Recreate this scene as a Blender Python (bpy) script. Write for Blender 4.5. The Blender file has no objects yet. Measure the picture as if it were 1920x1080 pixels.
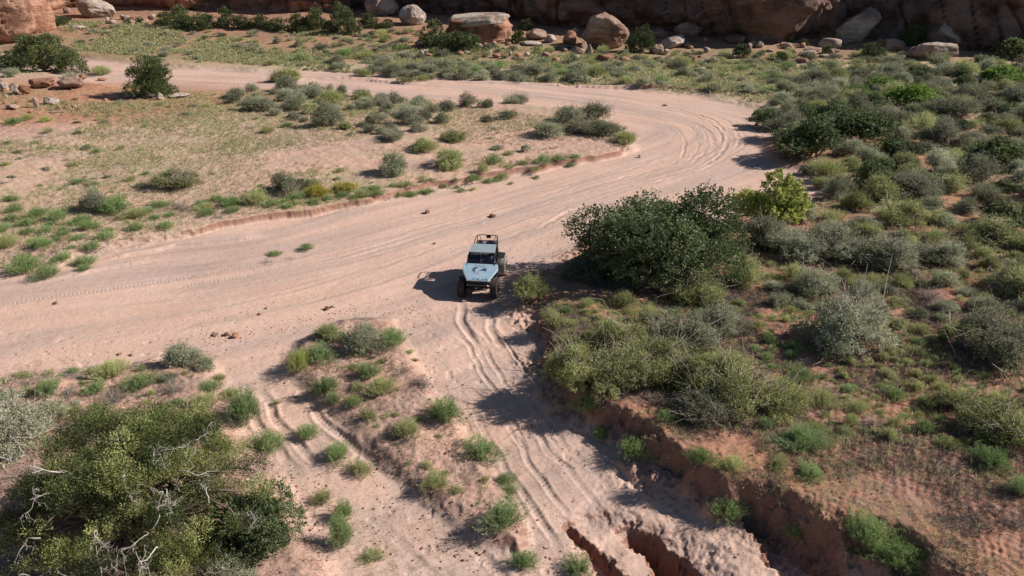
import bpy, bmesh, math, random
import numpy as np
from mathutils import Vector, Matrix, Euler
C = bpy.context.scene.collection
rad = math.radians
# ------------------------------------------------------------------ camera
CAM_H, PITCH, HFOV = 15.5, 25.0, 66.0
cam = bpy.data.objects.new('camera', bpy.data.cameras.new('camera'))
C.objects.link(cam)
cam.location = (0, 0, CAM_H)
cam.rotation_euler = (rad(90 - PITCH), 0, 0)
cam.data.sensor_width = 36.0
cam.data.lens = 18.0 / math.tan(rad(HFOV / 2))
cam.data.clip_end = 2000
bpy.context.scene.camera = cam
# ------------------------------------------------------------------ light
SUN_EL, SUN_DIR = 33.0, (1.0, 0.11)
w = bpy.data.worlds.new('World'); bpy.context.scene.world = w
w.use_nodes = True
nt = w.node_tree; nt.nodes.clear()
sky = nt.nodes.new('ShaderNodeTexSky'); sky.sky_type = 'NISHITA'; sky.sun_disc = False
sky.sun_elevation = rad(SUN_EL); sky.sun_rotation = math.atan2(SUN_DIR[0], SUN_DIR[1])
sky.altitude = 1600
bg = nt.nodes.new('ShaderNodeBackground'); bg.inputs[1].default_value = 0.05
wo = nt.nodes.new('ShaderNodeOutputWorld')
nt.links.new(sky.outputs[0], bg.inputs[0]); nt.links.new(bg.outputs[0], wo.inputs[0])
sl = bpy.data.lights.new('sun', 'SUN'); sl.energy = 5.0; sl.angle = rad(0.53); sl.color = (1.0, 0.925, 0.85)
sun = bpy.data.objects.new('sun', sl); C.objects.link(sun)
_l = math.hypot(*SUN_DIR)
SV = Vector((SUN_DIR[0] / _l * math.cos(rad(SUN_EL)), SUN_DIR[1] / _l * math.cos(rad(SUN_EL)), math.sin(rad(SUN_EL))))
sun.rotation_euler = SV.to_track_quat('Z', 'Y').to_euler()
vs = bpy.context.scene.view_settings
bpy.context.scene.display_settings.display_device = 'sRGB'
vs.view_transform = 'Standard'; vs.look = 'None'; vs.gamma = 1.0; vs.use_curve_mapping = False
vs.exposure = 0.50
bpy.context.scene.cycles.max_bounces = 6
bpy.context.scene.cycles.transparent_max_bounces = 4

# ------------------------------------------------------------------ numpy helpers
FPX = 960.0 / math.tan(rad(HFOV / 2)); CP, SP = math.cos(rad(PITCH)), math.sin(rad(PITCH))
def P(px, py, z=0.0):
    """world point at height z that the photograph shows at pixel (px, py)"""
    dx = (px - 960) / FPX; u = (540 - py) / FPX
    d = (dx, CP + u * SP, -SP + u * CP)
    if d[2] > -0.02: d = (d[0], d[1], -0.02)
    t = (z - CAM_H) / d[2]
    return (d[0] * t, d[1] * t)
def pxm(x, y, z):
    """photo pixels per metre at a world point"""
    return FPX / (y * CP + (CAM_H - z) * SP)

def _h(i, j, k):
    n = (i.astype(np.int64) * 374761393 + j.astype(np.int64) * 668265263 + k * 2147483647 + 1274126177) & 0xffffffff
    n = ((n ^ (n >> 13)) * 1274126177) & 0xffffffff
    n = (n ^ (n >> 16)) & 0xffffff
    return n.astype(np.float32) / 16777215.0
def vn2(x, y, seed=0):
    xi = np.floor(x); yi = np.floor(y); fx = x - xi; fy = y - yi
    fx = fx * fx * (3 - 2 * fx); fy = fy * fy * (3 - 2 * fy)
    xi = xi.astype(np.int64); yi = yi.astype(np.int64)
    a = _h(xi, yi, seed); b = _h(xi + 1, yi, seed); c = _h(xi, yi + 1, seed); d = _h(xi + 1, yi + 1, seed)
    return (a + (b - a) * fx) * (1 - fy) + (c + (d - c) * fx) * fy
def fbm2(x, y, o=4, seed=0, g=0.5):
    s = 0; a = 1; t = 0
    for i in range(o):
        s = s + a * (vn2(x, y, seed + i * 17) - 0.5); t += a; a *= g
        x, y = x * 2.03 + 11.3 + y * 0.13, y * 2.03 - 7.7 - x * 0.13
    return s / t * 2
def vn3(x, y, z, seed=0):
    zi = np.floor(z); fz = z - zi; fz = fz * fz * (3 - 2 * fz); zi = zi.astype(np.int64)
    # stack of 2-D slices with a hashed offset per slice
    def sl_(q):
        return vn2(x + (q * 37.17) % 101.3, y + (q * 71.71) % 97.9, seed)
    return sl_(zi) * (1 - fz) + sl_(zi + 1) * fz
def fbm3(x, y, z, o=4, seed=0, g=0.5):
    s = 0; a = 1; t = 0
    for i in range(o):
        s = s + a * (vn3(x, y, z, seed + i * 13) - 0.5); t += a; a *= g
        x, y, z = x * 2.03 + 5.1, y * 2.03 + 9.2, z * 2.03 + 3.3
    return s / t * 2
def S(t):
    t = np.clip(t, 0, 1); return t * t * (3 - 2 * t)
def poly_sd(x, y, poly):
    """signed distance, positive inside"""
    n = len(poly); best = np.full(x.shape, 1e9, np.float32); ins = np.zeros(x.shape, bool)
    for i in range(n):
        ax, ay = poly[i]; bx, by = poly[(i + 1) % n]
        ex, ey = bx - ax, by - ay; L = ex * ex + ey * ey + 1e-9
        t = np.clip(((x - ax) * ex + (y - ay) * ey) / L, 0, 1)
        dx = x - ax - t * ex; dy = y - ay - t * ey
        best = np.minimum(best, dx * dx + dy * dy)
        if ay != by:
            c = ((ay > y) != (by > y)) & (x < (bx - ax) * (y - ay) / (by - ay) + ax)
            ins ^= c
    d = np.sqrt(best)
    return np.where(ins, d, -d)
def line_d(x, y, pts):
    """distance to, signed side of and arc length along a polyline"""
    best = np.full(x.shape, 1e9, np.float32); side = np.zeros(x.shape, np.float32); arc = np.zeros(x.shape, np.float32); acc = 0
    for (ax, ay), (bx, by) in zip(pts[:-1], pts[1:]):
        ex, ey = bx - ax, by - ay; L = math.hypot(ex, ey)
        t = np.clip(((x - ax) * ex + (y - ay) * ey) / (L * L), 0, 1)
        dx = x - ax - t * ex; dy = y - ay - t * ey; d = dx * dx + dy * dy
        m = d < best
        best = np.where(m, d, best); side = np.where(m, (ex * dy - ey * dx), side); arc = np.where(m, acc + t * L, arc); acc += L
    return np.sqrt(best), np.sign(side), arc
def smooth_line(pts, k=2):
    for _ in range(k):
        q = [pts[0]]
        for a, b in zip(pts[:-1], pts[1:]):
            q += [(a[0] * .75 + b[0] * .25, a[1] * .75 + b[1] * .25), (a[0] * .25 + b[0] * .75, a[1] * .25 + b[1] * .75)]
        pts = q + [pts[-1]]
    return pts

def mesh_np(name, v, f, tint=None, smooth=False, mats=(), mi=None):
    """v (N,3), f (M,k) all faces with k corners; or f a list of arrays of different k"""
    fl = f if isinstance(f, list) else [f]
    me = bpy.data.meshes.new(name)
    me.vertices.add(len(v)); me.vertices.foreach_set('co', np.ascontiguousarray(v, np.float32).ravel())
    nl = sum(a.size for a in fl); nf = sum(len(a) for a in fl)
    me.loops.add(nl); me.loops.foreach_set('vertex_index', np.concatenate([a.ravel() for a in fl]).astype(np.int32))
    me.polygons.add(nf)
    tot = np.concatenate([np.full(len(a), a.shape[1], np.int32) for a in fl])
    st = np.concatenate([[0], np.cumsum(tot)[:-1]]).astype(np.int32)
    me.polygons.foreach_set('loop_start', st); me.polygons.foreach_set('loop_total', tot)
    if smooth: me.polygons.foreach_set('use_smooth', np.ones(nf, bool))
    if mi is not None: me.polygons.foreach_set('material_index', np.asarray(mi, np.int32))
    for m in mats: me.materials.append(m)
    if tint is not None:
        a = me.attributes.new('tint', 'FLOAT', 'POINT'); a.data.foreach_set('value', np.asarray(tint, np.float32))
    me.update(); me.validate()
    return me
def link(name, me, parent=None, mat=None):
    o = bpy.data.objects.new(name, me); C.objects.link(o)
    if mat is not None and me is not None and not me.materials: me.materials.append(mat)
    if parent: o.parent = parent
    return o
def tag(o, label=None, cat=None, group=None, kind=None):
    if label: o['label'] = label
    if cat: o['category'] = cat
    if group: o['group'] = group
    if kind: o['kind'] = kind
    return o

# ------------------------------------------------------------------ materials
def new_mat(name):
    m = bpy.data.materials.new(name); m.use_nodes = True
    n = m.node_tree.nodes; n.clear(); return m, n, m.node_tree.links
def nd(n, t, **k):
    q = n.new(t)
    for a, b in k.items(): setattr(q, a, b)
    return q
def ramp(n, l, fac, stops):
    r = n.new('ShaderNodeValToRGB'); e = r.color_ramp.elements
    while len(e) < len(stops): e.new(0.5)
    for i, (p, c) in enumerate(stops):
        e[i].position = p; e[i].color = (c if len(c) == 4 else (*c, 1))
    l.new(fac, r.inputs[0]); return r.outputs[0]
def mixc(n, l, fac, a, b, mode='MIX'):
    m = n.new('ShaderNodeMix'); m.data_type = 'RGBA'; m.blend_type = mode
    for s, v in ((m.inputs[0], fac), (m.inputs[6], a), (m.inputs[7], b)):
        if hasattr(v, 'links'): l.new(v, s)
        else: s.default_value = (v if not isinstance(v, tuple) or len(v) == 4 else (*v, 1))
    return m.outputs[2]
def math_(n, l, op, a, b=0.0, clamp=False):
    m = n.new('ShaderNodeMath'); m.operation = op; m.use_clamp = clamp
    for s, v in ((m.inputs[0], a), (m.inputs[1], b)):
        if hasattr(v, 'links'): l.new(v, s)
        else: s.default_value = v
    return m.outputs[0]
def noise(n, l, scale, detail=4, vec=None, rough=0.55, out=0):
    t = n.new('ShaderNodeTexNoise'); t.inputs['Scale'].default_value = scale; t.inputs['Detail'].default_value = detail
    t.inputs['Roughness'].default_value = rough
    if vec is not None: l.new(vec, t.inputs['Vector'])
    return t.outputs[out]
def leaf_mat(name, stops, trans=0.35, rough=0.6, jit=0.18):
    """leaf colour from the per-leaf tint plus a little per-plant variation; thin leaves let some sun through"""
    m, n, l = new_mat(name)
    at = nd(n, 'ShaderNodeAttribute', attribute_name='tint')
    oi = nd(n, 'ShaderNodeObjectInfo')
    v = math_(n, l, 'ADD', at.outputs['Fac'], math_(n, l, 'MULTIPLY', math_(n, l, 'SUBTRACT', oi.outputs['Random'], 0.5), jit * 2))
    c = ramp(n, l, v, stops)
    hs = n.new('ShaderNodeHueSaturation'); l.new(c, hs.inputs['Color'])
    r2 = math_(n, l, 'FRACT', math_(n, l, 'MULTIPLY', oi.outputs['Random'], 7.31))
    l.new(math_(n, l, 'ADD', 0.94, math_(n, l, 'MULTIPLY', r2, 0.12 * (jit > 0))), hs.inputs['Saturation'])
    r3 = math_(n, l, 'FRACT', math_(n, l, 'MULTIPLY', oi.outputs['Random'], 13.7))
    l.new(math_(n, l, 'ADD', 0.85, math_(n, l, 'MULTIPLY', r3, 0.3 * (jit > 0))), hs.inputs['Value'])
    p = n.new('ShaderNodeBsdfPrincipled'); l.new(hs.outputs[0], p.inputs['Base Color'])
    p.inputs['Roughness'].default_value = rough; p.inputs['Specular IOR Level'].default_value = 0.3
    t = n.new('ShaderNodeBsdfTranslucent'); l.new(hs.outputs[0], t.inputs['Color'])
    mx = n.new('ShaderNodeMixShader'); mx.inputs[0].default_value = trans
    l.new(p.outputs[0], mx.inputs[1]); l.new(t.outputs[0], mx.inputs[2])
    o = n.new('ShaderNodeOutputMaterial'); l.new(mx.outputs[0], o.inputs[0])
    return m
def plain(name, col, rough=0.6, metal=0.0, var=0.12, scale=6.0, bump=0.0, spec=0.5, dust=0.0):
    m, n, l = new_mat(name)
    tc = nd(n, 'ShaderNodeTexCoord')
    f = noise(n, l, scale, 5, tc.outputs['Object'])
    a = tuple(max(0, c * (1 - var)) for c in col); b = tuple(min(1, c * (1 + var)) for c in col)
    c = ramp(n, l, f, [(0.3, a), (0.7, b)])
    if dust > 0:
        g = nd(n, 'ShaderNodeNewGeometry'); sx = nd(n, 'ShaderNodeSeparateXYZ'); l.new(g.outputs['Normal'], sx.inputs[0])
        f2 = noise(n, l, 3.0, 5, tc.outputs['Object'])
        up = math_(n, l, 'ADD', math_(n, l, 'MULTIPLY', sx.outputs[2], 0.4), math_(n, l, 'MULTIPLY', f2, 0.8))
        c = mixc(n, l, math_(n, l, 'MULTIPLY', up, dust, True), c, (0.42, 0.29, 0.23))
    p = n.new('ShaderNodeBsdfPrincipled'); l.new(c, p.inputs['Base Color'])
    p.inputs['Roughness'].default_value = rough; p.inputs['Metallic'].default_value = metal
    p.inputs['Specular IOR Level'].default_value = spec
    if bump > 0:
        bn = n.new('ShaderNodeBump'); bn.inputs['Strength'].default_value = bump; bn.inputs['Distance'].default_value = 0.02
        l.new(noise(n, l, scale * 4, 6, tc.outputs['Object']), bn.inputs['Height']); l.new(bn.outputs[0], p.inputs['Normal'])
    o = n.new('ShaderNodeOutputMaterial'); l.new(p.outputs[0], o.inputs[0])
    return m
# ================================================================== terrain
ZB = -0.7
def PL(pts, z): return [P(a, b, z) for a, b in pts]
WASH_R = PL([(955, 548), (985, 520), (1010, 505), (1075, 476), (1180, 442), (1300, 424), (1420, 402), (1490, 385), (1548, 352), (1515, 322), (1448, 300),
             (1430, 262), (1455, 226), (1420, 206), (1360, 190), (1280, 179), (1180, 164), (1080, 154), (960, 151), (860, 146), (700, 137),
             (600, 129), (450, 133), (330, 127), (240, 119), (150, 108), (50, 100), (-200, 92)], 0.25)
UPLAND = PL([(955, 548), (985, 562), (1003, 600), (1012, 650), (1045, 700), (1098, 745), (1155, 772), (1205, 808), (1250, 838), (1300, 872), (1345, 905),
             (1435, 925), (1520, 962), (1575, 978), (1671, 997), (1735, 1045), (1850, 1130), (2100, 1300)], 0.7)[::-1] + WASH_R[1:] + \
         [(-200, 130), (-400, 300), (500, 400), (500, -60), (30, -60)]
MEADOW = PL([(-300, 540), (0, 492), (100, 500), (200, 470), (330, 440), (420, 418), (520, 402), (600, 392), (640, 382), (700, 374), (760, 354), (830, 340),
             (900, 327), (1000, 312), (1080, 300), (1150, 290), (1197, 270), (1192, 248), (1150, 213), (1120, 197), (1040, 191), (960, 187), (870, 182),
             (800, 176), (700, 168), (620, 161), (520, 158), (420, 163), (300, 166), (200, 150), (100, 128), (-50, 112), (-400, 112), (-1500, 200)], 0.4)
LEFTF = PL([(-500, 740), (0, 702), (90, 692), (200, 680), (290, 665), (400, 680), (425, 720), (450, 770), (510, 830), (560, 905), (610, 1000), (650, 1100),
            (680, 1300), (-900, 1300)], 0.0)
ISLAND = PL([(528, 692), (560, 650), (640, 612), (740, 612), (785, 680), (825, 745), (880, 805), (930, 865), (975, 930), (1005, 1000), (985, 1040),
             (900, 1000), (800, 930), (700, 860), (640, 790), (570, 730)], -0.3)
HOLES = [(PL([(1080, 950), (1150, 1000), (1220, 1070), (1270, 1160)], ZB), 1.5, 0.30, 1.4),
         (PL([(1055, 975), (1085, 1000), (1120, 1030), (1160, 1080), (1185, 1150)], ZB), 0.20, 0.40, 0.3),
         (PL([(1178, 985), (1222, 1015), (1265, 1055), (1300, 1110), (1340, 1190)], ZB), 0.62, 0.95, 0.35),
         (PL([(1380, 960), (1440, 1010), (1500, 1060), (1560, 1140)], ZB), 0.7, 0.6, 0.5)]
RUTS = []   # (points, half width, depth)
def rut(pts, z=0.0, wd=0.13, dp=0.045, tread=True): RUTS.append((smooth_line(PL(pts, z)), wd, dp, tread))
_r = random.Random(5)
# ramp ruts
for pts in ([(838, 640), (880, 690), (935, 760), (990, 840), (1050, 930), (1080, 970)], [(868, 630), (905, 680), (960, 750), (1030, 830), (1110, 920), (1150, 980)],
            [(893, 625), (925, 670), (985, 740), (1060, 820), (1150, 910), (1230, 1000)], [(915, 620), (955, 670), (1010, 735), (1095, 820), (1190, 900), (1290, 970)],
            [(800, 650), (850, 720), (900, 790), (960, 870), (1010, 950), (1060, 1040)], [(940, 620), (975, 680), (1030, 745), (1120, 825), (1220, 900), (1330, 990)],
            [(852, 634), (900, 700), (965, 790), (1010, 860)], [(880, 628), (920, 690), (1000, 790), (1085, 880)]):
    rut(pts, -0.45, _r.uniform(.06, .11), _r.uniform(.010, .026))
# side track ruts
for pts in ([(470, 715), (530, 790), (610, 880), (720, 980), (840, 1090)], [(545, 715), (600, 775), (690, 850), (790, 930), (900, 1020), (980, 1100)],
            [(440, 720), (520, 830), (600, 930), (700, 1060)]):
    rut(pts, -0.4, 0.14, 0.03)
# main wash ruts
MAINC = [(-300, 690), (0, 615), (300, 575), (600, 520), (850, 440), (1000, 392), (1150, 350), (1280, 312), (1350, 290), (1385, 262), (1360, 236), (1290, 215), (1180, 196), (1050, 178), (900, 162), (760, 152), (600, 142), (400, 138), (200, 128)]
for k in range(17):
    off = _r.uniform(-1, 1); o2 = _r.uniform(-.25, .25); a = _r.randint(0, 9); b = a + _r.randint(4, 9)
    pts = []
    for i, (x, y) in enumerate(MAINC[a:b + 1]):
        j = i + a; wd = (60, 60, 62, 58, 45, 36, 34, 34, 0, 0, 0, 22, 18, 15, 12, 9, 6, 6, 5)[min(j, 18)]
        oo = off + o2 * math.sin(j * 0.9 + k)
        if 8 <= j <= 10: pts.append((x + oo * 62, y + (0, -6, 4)[j - 8] * 0))
        else: pts.append((x, y + oo * wd * (1 if j < 8 else -1)))
    if len(pts) > 2: rut(pts, 0.0, _r.uniform(.12, .22), _r.uniform(.004, .014), _r.random() < .6)
# the tight bend is cut deeper
for k in range(8):
    f = _r.uniform(0, 1)
    rut([(1120 + 20 * f, 330 + 30 * f), (1235 + 40 * f, 318 + 16 * f), (1262 + 110 * f, 292 + 6 * f), (1270 + 130 * f, 262 - 8 * f), (1240 + 110 * f, 232 - 18 * f), (1170 + 60 * f, 212 - 22 * f)],
        0.0, _r.uniform(.08, .16), _r.uniform(.008, .022), False)
# fresh tracks from the wash towards the buggy
for pts in ([(1180, 385), (1060, 440), (985, 490), (945, 520)], [(1120, 375), (1000, 430), (930, 480), (880, 520)], [(1200, 400), (1100, 448), (1010, 490), (960, 528)],
            [(860, 545), (870, 600), (900, 650)], [(905, 560), (925, 610), (950, 660)]):
    rut(pts, 0.0, .15, .03)

def base_h(x, y):
    return ZB * S((31.0 - y) / 12.5)
def terrain(x, y, full=False):
    x = np.asarray(x, np.float32); y = np.asarray(y, np.float32)
    wob = fbm2(x * 0.35, y * 0.35, 3, 3) * 0.9 + fbm2(x * 1.7, y * 1.7, 3, 9) * 0.28
    near = S((60 - y) / 25)
    wob = fbm2(x * 0.35, y * 0.35, 3, 3) * 0.9 * (1 - near) + wob * 0.35 * near + fbm2(x * 4.2, y * 4.2, 2, 19) * 0.10 * near
    dU = poly_sd(x, y, UPLAND) + wob; dM = poly_sd(x, y, MEADOW) + wob * 0.8
    dL = poly_sd(x, y, LEFTF) + wob; dI = poly_sd(x, y, ISLAND) + wob * 0.7
    b = base_h(x, y)
    h = b + fbm2(x * 0.12, y * 0.12, 3, 31) * 0.10
    # talus apron towards the cliff, gentle relief elsewhere
    tU = 0.52 * S((52 - y) / 12) + 0.38 * (1 - S((52 - y) / 12)) + fbm2(x * 0.16, y * 0.16, 4, 41) * 0.22 * S(dU / 3)
    tU = tU + 2.2 * S((y - 92) / 32) * S((y + x * 0.05 - 80) / 60)
    steep = 0.50 + 1.5 * vn2(x * 0.3, y * 0.3, 77)
    dU = dU + fbm2(x * 1.1, y * 1.1, 3, 79, .6) * 0.5 * S((50 - y) / 8) * np.exp(-(dU / 1.5) ** 2)
    steep = steep + 1.3 * S((y - 50) / 20)
    mU = np.maximum(S((dU + 0.25) / steep), 0.45 * S((dU + 1.5) / 1.7) * S((50 - y) / 8) * S((x + 1.5) / 2) * vn2(x * 0.5, y * 0.5, 78))
    h = h + (tU - h) * mU
    cutM = S((x + 22) / 6) * S((60 - y) / 5)          # the eroded red lip runs along the near edge of the flat
    wM = 2.6 + (0.35 - 2.6) * cutM
    tM = 0.42 + fbm2(x * 0.14, y * 0.14, 4, 51) * 0.30 * S(dM / 4) + 0.25 * S(dM / 14)
    mM = S((dM + 0.1 * wM) / wM)
    h = h + (tM - h) * mM
    mL = S((dL + 0.2) / 1.3); h = h + (b + 0.42 + fbm2(x * 0.4, y * 0.4, 3, 61) * 0.18 - h) * mL
    mI = S((dI + 0.2) / 0.8); h = h + (b + 0.27 + fbm2(x * 0.6, y * 0.6, 3, 71) * 0.12 - h) * mI
    h = h + fbm2(x * 2.6, y * 2.6, 4, 83, .62) * 0.34 * (mU * (1 - mU) * 4) * near
    floor = (1 - mU) * (1 - mM) * (1 - mL) * (1 - mI)
    # small ledges the floods cut in the wash floor
    for pts, dh in LEDGES:
        d, s, a = line_d(x, y, pts)
        L = S((a) / 2) * 1.0
        h = h + dh * np.exp(-(np.maximum(d * s, 0) / 0.9) ** 2) * S(0.5 + (d * s + wob * 0.25) / 0.16) * (d < 3)
    for pts, wd, dp, sf in HOLES:
        d, s, a = line_d(x, y, pts)
        d = d + wob * 0.35 + fbm2(x * 1.8, y * 1.8, 4, 87, .6) * 0.22 + fbm2(x * 5.5, y * 5.5, 3, 88, .6) * 0.16
        h = h - dp * S((wd * (0.25 + 0.95 * S(a / 3.5)) - d) / sf + 0.5) * S(a / 0.8 + .2)
    if not full: return h
    veg = S(np.maximum(np.maximum(dU, dM), np.maximum(dL, dI)) / 0.8)
    # fine relief
    rough = veg * 0.055 + 0.012
    h = h + fbm2(x * 2.3, y * 2.3, 4, 81, 0.6) * rough
    nr = S((34 - y) / 10)
    h = h + fbm2(x * 5.5, y * 5.5, 3, 91) * 0.014 * nr * (0.5 + veg)
    # bumpy, churned sand on the ramp and beside the vehicle
    ch = floor * S((36 - y) / 5) * S((x + 6) / 3)
    h = h + fbm2(x * 1.3, y * 1.3, 4, 99, .6) * 0.07 * floor * S((24 - y) / 4) * S((x - 1.8) / 1.5)
    h = h + (fbm2(x * 1.5, y * 1.1, 3, 95)) * 0.03 * ch + fbm2(x * 3.2, y * 3.2, 2, 97) * 0.01 * ch
    # long faint swales that run with the wash
    dm, sm, am = line_d(x, y, smooth_line(PL(MAINC, 0)))
    latc = dm * sm + fbm2(am * 0.05, am * 0.0 + 3, 3, 101) * 1.2
    h = h + floor * S((y - 24) / 6) * (fbm2(latc * 0.9, am * 0.05, 3, 103, .5) * 0.03)
    # hoof and foot prints on the loose sand, churned red soil on the near bank
    pr = S((vn2(x * 3.3, y * 3.3, 111) - .78) * 7) * S((vn2(x * .5, y * .5, 113) - .35) * 3)
    h = h - pr * 0.035 * nr * floor
    h = h + 0.022 * np.sin(x * 17 + y * 4 + fbm2(x, y, 2, 115) * 5) * np.sin(y * 15 - x * 5 + fbm2(x, y, 2, 117) * 5) * mU * nr * S((vn2(x * .35, y * .35, 119) - .3) * 3)
    h = h + fbm2(x * 2.0, y * 2.0, 3, 121, .6) * 0.10 * (mM * (1 - mM) * 4)
    track = np.zeros_like(h)
    for pts, wd, dp, tr in RUTS:
        xs = [p[0] for p in pts]; ys = [p[1] for p in pts]
        m = (x > min(xs) - 1) & (x < max(xs) + 1) & (y > min(ys) - 1) & (y < max(ys) + 1) & (floor > 0.05)
        if not m.any(): continue
        xx = x[m]; yy = y[m]
        d, s, a = line_d(xx, yy, pts)
        d = np.abs(d * s + fbm2(a * 0.6, a * 0 + dp * 99, 2, 7) * 0.25)
        L = a.max(); fade = S(a / 1.5) * S((L - a) / 1.5)
        g = -dp * np.exp(-(d / wd) ** 4) + dp * 0.55 * np.exp(-((d - wd * 1.7) / (wd * 0.55)) ** 2)
        if tr: g = g + 0.006 * np.sin(a * 2 * np.pi / 0.17) * np.exp(-(d / wd) ** 4)
        h[m] = h[m] + g * fade * floor[m] * 1.7 * S((vn2(a * 0.28, a * 0 + dp * 333, 5) - .22) * 1.8) * (0.6 + 0.8 * vn2(xx * 3.1, yy * 3.1, 6))
        track[m] = np.maximum(track[m], np.exp(-(d / (wd * 1.4)) ** 2) * fade)
    holes = np.zeros_like(h)
    for pts, wd, dp, sf in HOLES:
        d, s, a = line_d(x, y, pts); holes = np.maximum(holes, S((min(wd, .6) + .5 - d) / .4))
    return h, dict(cut=np.clip(1 - floor ** 3 + holes, 0, 1), floor=floor, mU=mU, mM=mM, mL=mL, mI=mI, dU=dU, dM=dM, dL=dL, dI=dI, track=track, lat=latc, arc=am, veg=veg)
LEDGES = [(PL([(1330, 300), (1170, 236), (1170, 236)], 0)[:2], 0.0)]
LEDGES = [(PL([(700, 153), (760, 158), (900, 157), (1040, 160)], 0), 0.22), (PL([(1090, 163), (1250, 172), (1440, 188)], 0), 0.25),
          (PL([(240, 482), (290, 473), (330, 463), (400, 457), (450, 452)], 0), 0.16), (PL([(140, 518), (190, 508), (245, 498)], 0), 0.13),
          (PL([(560, 150), (640, 147), (700, 150)], 0), 0.2)]
def hz(x, y): return float(terrain(np.array([x]), np.array([y]))[0])
def hit(px, py):
    """the ground point seen at a pixel, with its height"""
    z = 0.0
    for _ in range(7):
        x, y = P(px, py, z); z = 0.5 * z + 0.5 * hz(x, y) if _ > 2 else hz(x, y)
    x, y = P(px, py, z)
    return x, y, hz(x, y)

def build_ground():
    ys = [8.0]
    while ys[-1] < 155: ys.append(ys[-1] + max(0.034, 0.00105 * ys[-1] ** 1.0 * (1 + max(0, ys[-1] - 25) * 0.03)))
    ys = [-900, -300, -120, -60, -30, -14, -4, 2, 5, 7] + ys + [160, 170, 190, 230, 320, 500, 900, 1600]
    ys = np.array(ys, np.float32)
    t = np.linspace(-0.80, 0.80, 1250); e = 0.80 * 1.06 ** np.arange(1, 62)
    t = np.concatenate([-e[::-1], t, e]).astype(np.float32)
    wdt = np.maximum(ys, 12) + 4.0; wdt = np.minimum(wdt, 170)
    X = t[None, :] * wdt[:, None]; Y = np.repeat(ys[:, None], len(t), 1)
    far = (np.abs(X) > 140) | (Y < 7) | (Y > 160)
    H, a = terrain(X.ravel(), Y.ravel(), True)
    n, mcols = X.shape
    v = np.stack([X.ravel(), Y.ravel(), H], 1)
    idx = np.arange(n * mcols).reshape(n, mcols)
    f = np.stack([idx[:-1, :-1], idx[:-1, 1:], idx[1:, 1:], idx[1:, :-1]], -1).reshape(-1, 4)
    me = mesh_np('ground', v, f, smooth=True)
    xx = v[:, 0]; yy = v[:, 1]
    # what grows or lies where: sand / soil / grass / litter
    gn = fbm2(xx * 0.09, yy * 0.09, 4, 201); gf = fbm2(xx * 0.5, yy * 0.5, 4, 203)
    grassM = a['mM'] * np.clip(0.38 + gn * 0.9 + gf * 0.45, 0, 1)
    farU = a['mU'] * S((yy - 62) / 12)
    grassF = farU * np.clip(0.85 + gn * 0.6 + gf * 0.4, 0, 1) * (1 - 0.8 * S((yy - 104) / 16))
    nearU = a['mU'] * (1 - S((yy - 62) / 12))
    grassN = nearU * np.clip(0.25 + gn * 0.8 + gf * 0.6, 0, 1) * S((yy - 21) / 8)
    grass = np.clip(grassM + grassF + grassN, 0, 1)
    litter = np.clip(farU * S((yy - 92) / 10) * (.5 + gf) + nearU * (0.40 + gf * 1.3 + fbm2(xx * 1.9, yy * 1.9, 3, 205) * 0.7) * S(a['dU'] / 1.5) + (a['mL'] + a['mI']) * (0.35 + gf * 1.5) * 0.8, 0, 1)
    ox, oy, _o = hit(150, 185)
    red = np.clip(S(1.6 - np.hypot((xx - ox) / 14, (yy - oy) / 9)) * 0.95 + nearU * 1.0 + a['mI'] * 0.35 + a['mL'] * 0.4 + a['mM'] * 0.28 + farU * S((yy - 90) / 10) * 1.0, 0, 1)
    for nm, arr in (('grass', grass), ('litter', litter), ('red', red), ('sandy', a['floor']), ('track', a['track']), ('cut', a['cut'])):
        q = me.attributes.new(nm, 'FLOAT', 'POINT'); q.data.foreach_set('value', arr.astype(np.float32))
    q = me.attributes.new('flow', 'FLOAT_VECTOR', 'POINT')
    q.data.foreach_set('vector', np.stack([a['lat'], a['arc'], xx * 0], 1).astype(np.float32).ravel())
    o = link('ground', me, None, ground_mat()); tag(o, kind='structure')
    return o
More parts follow.
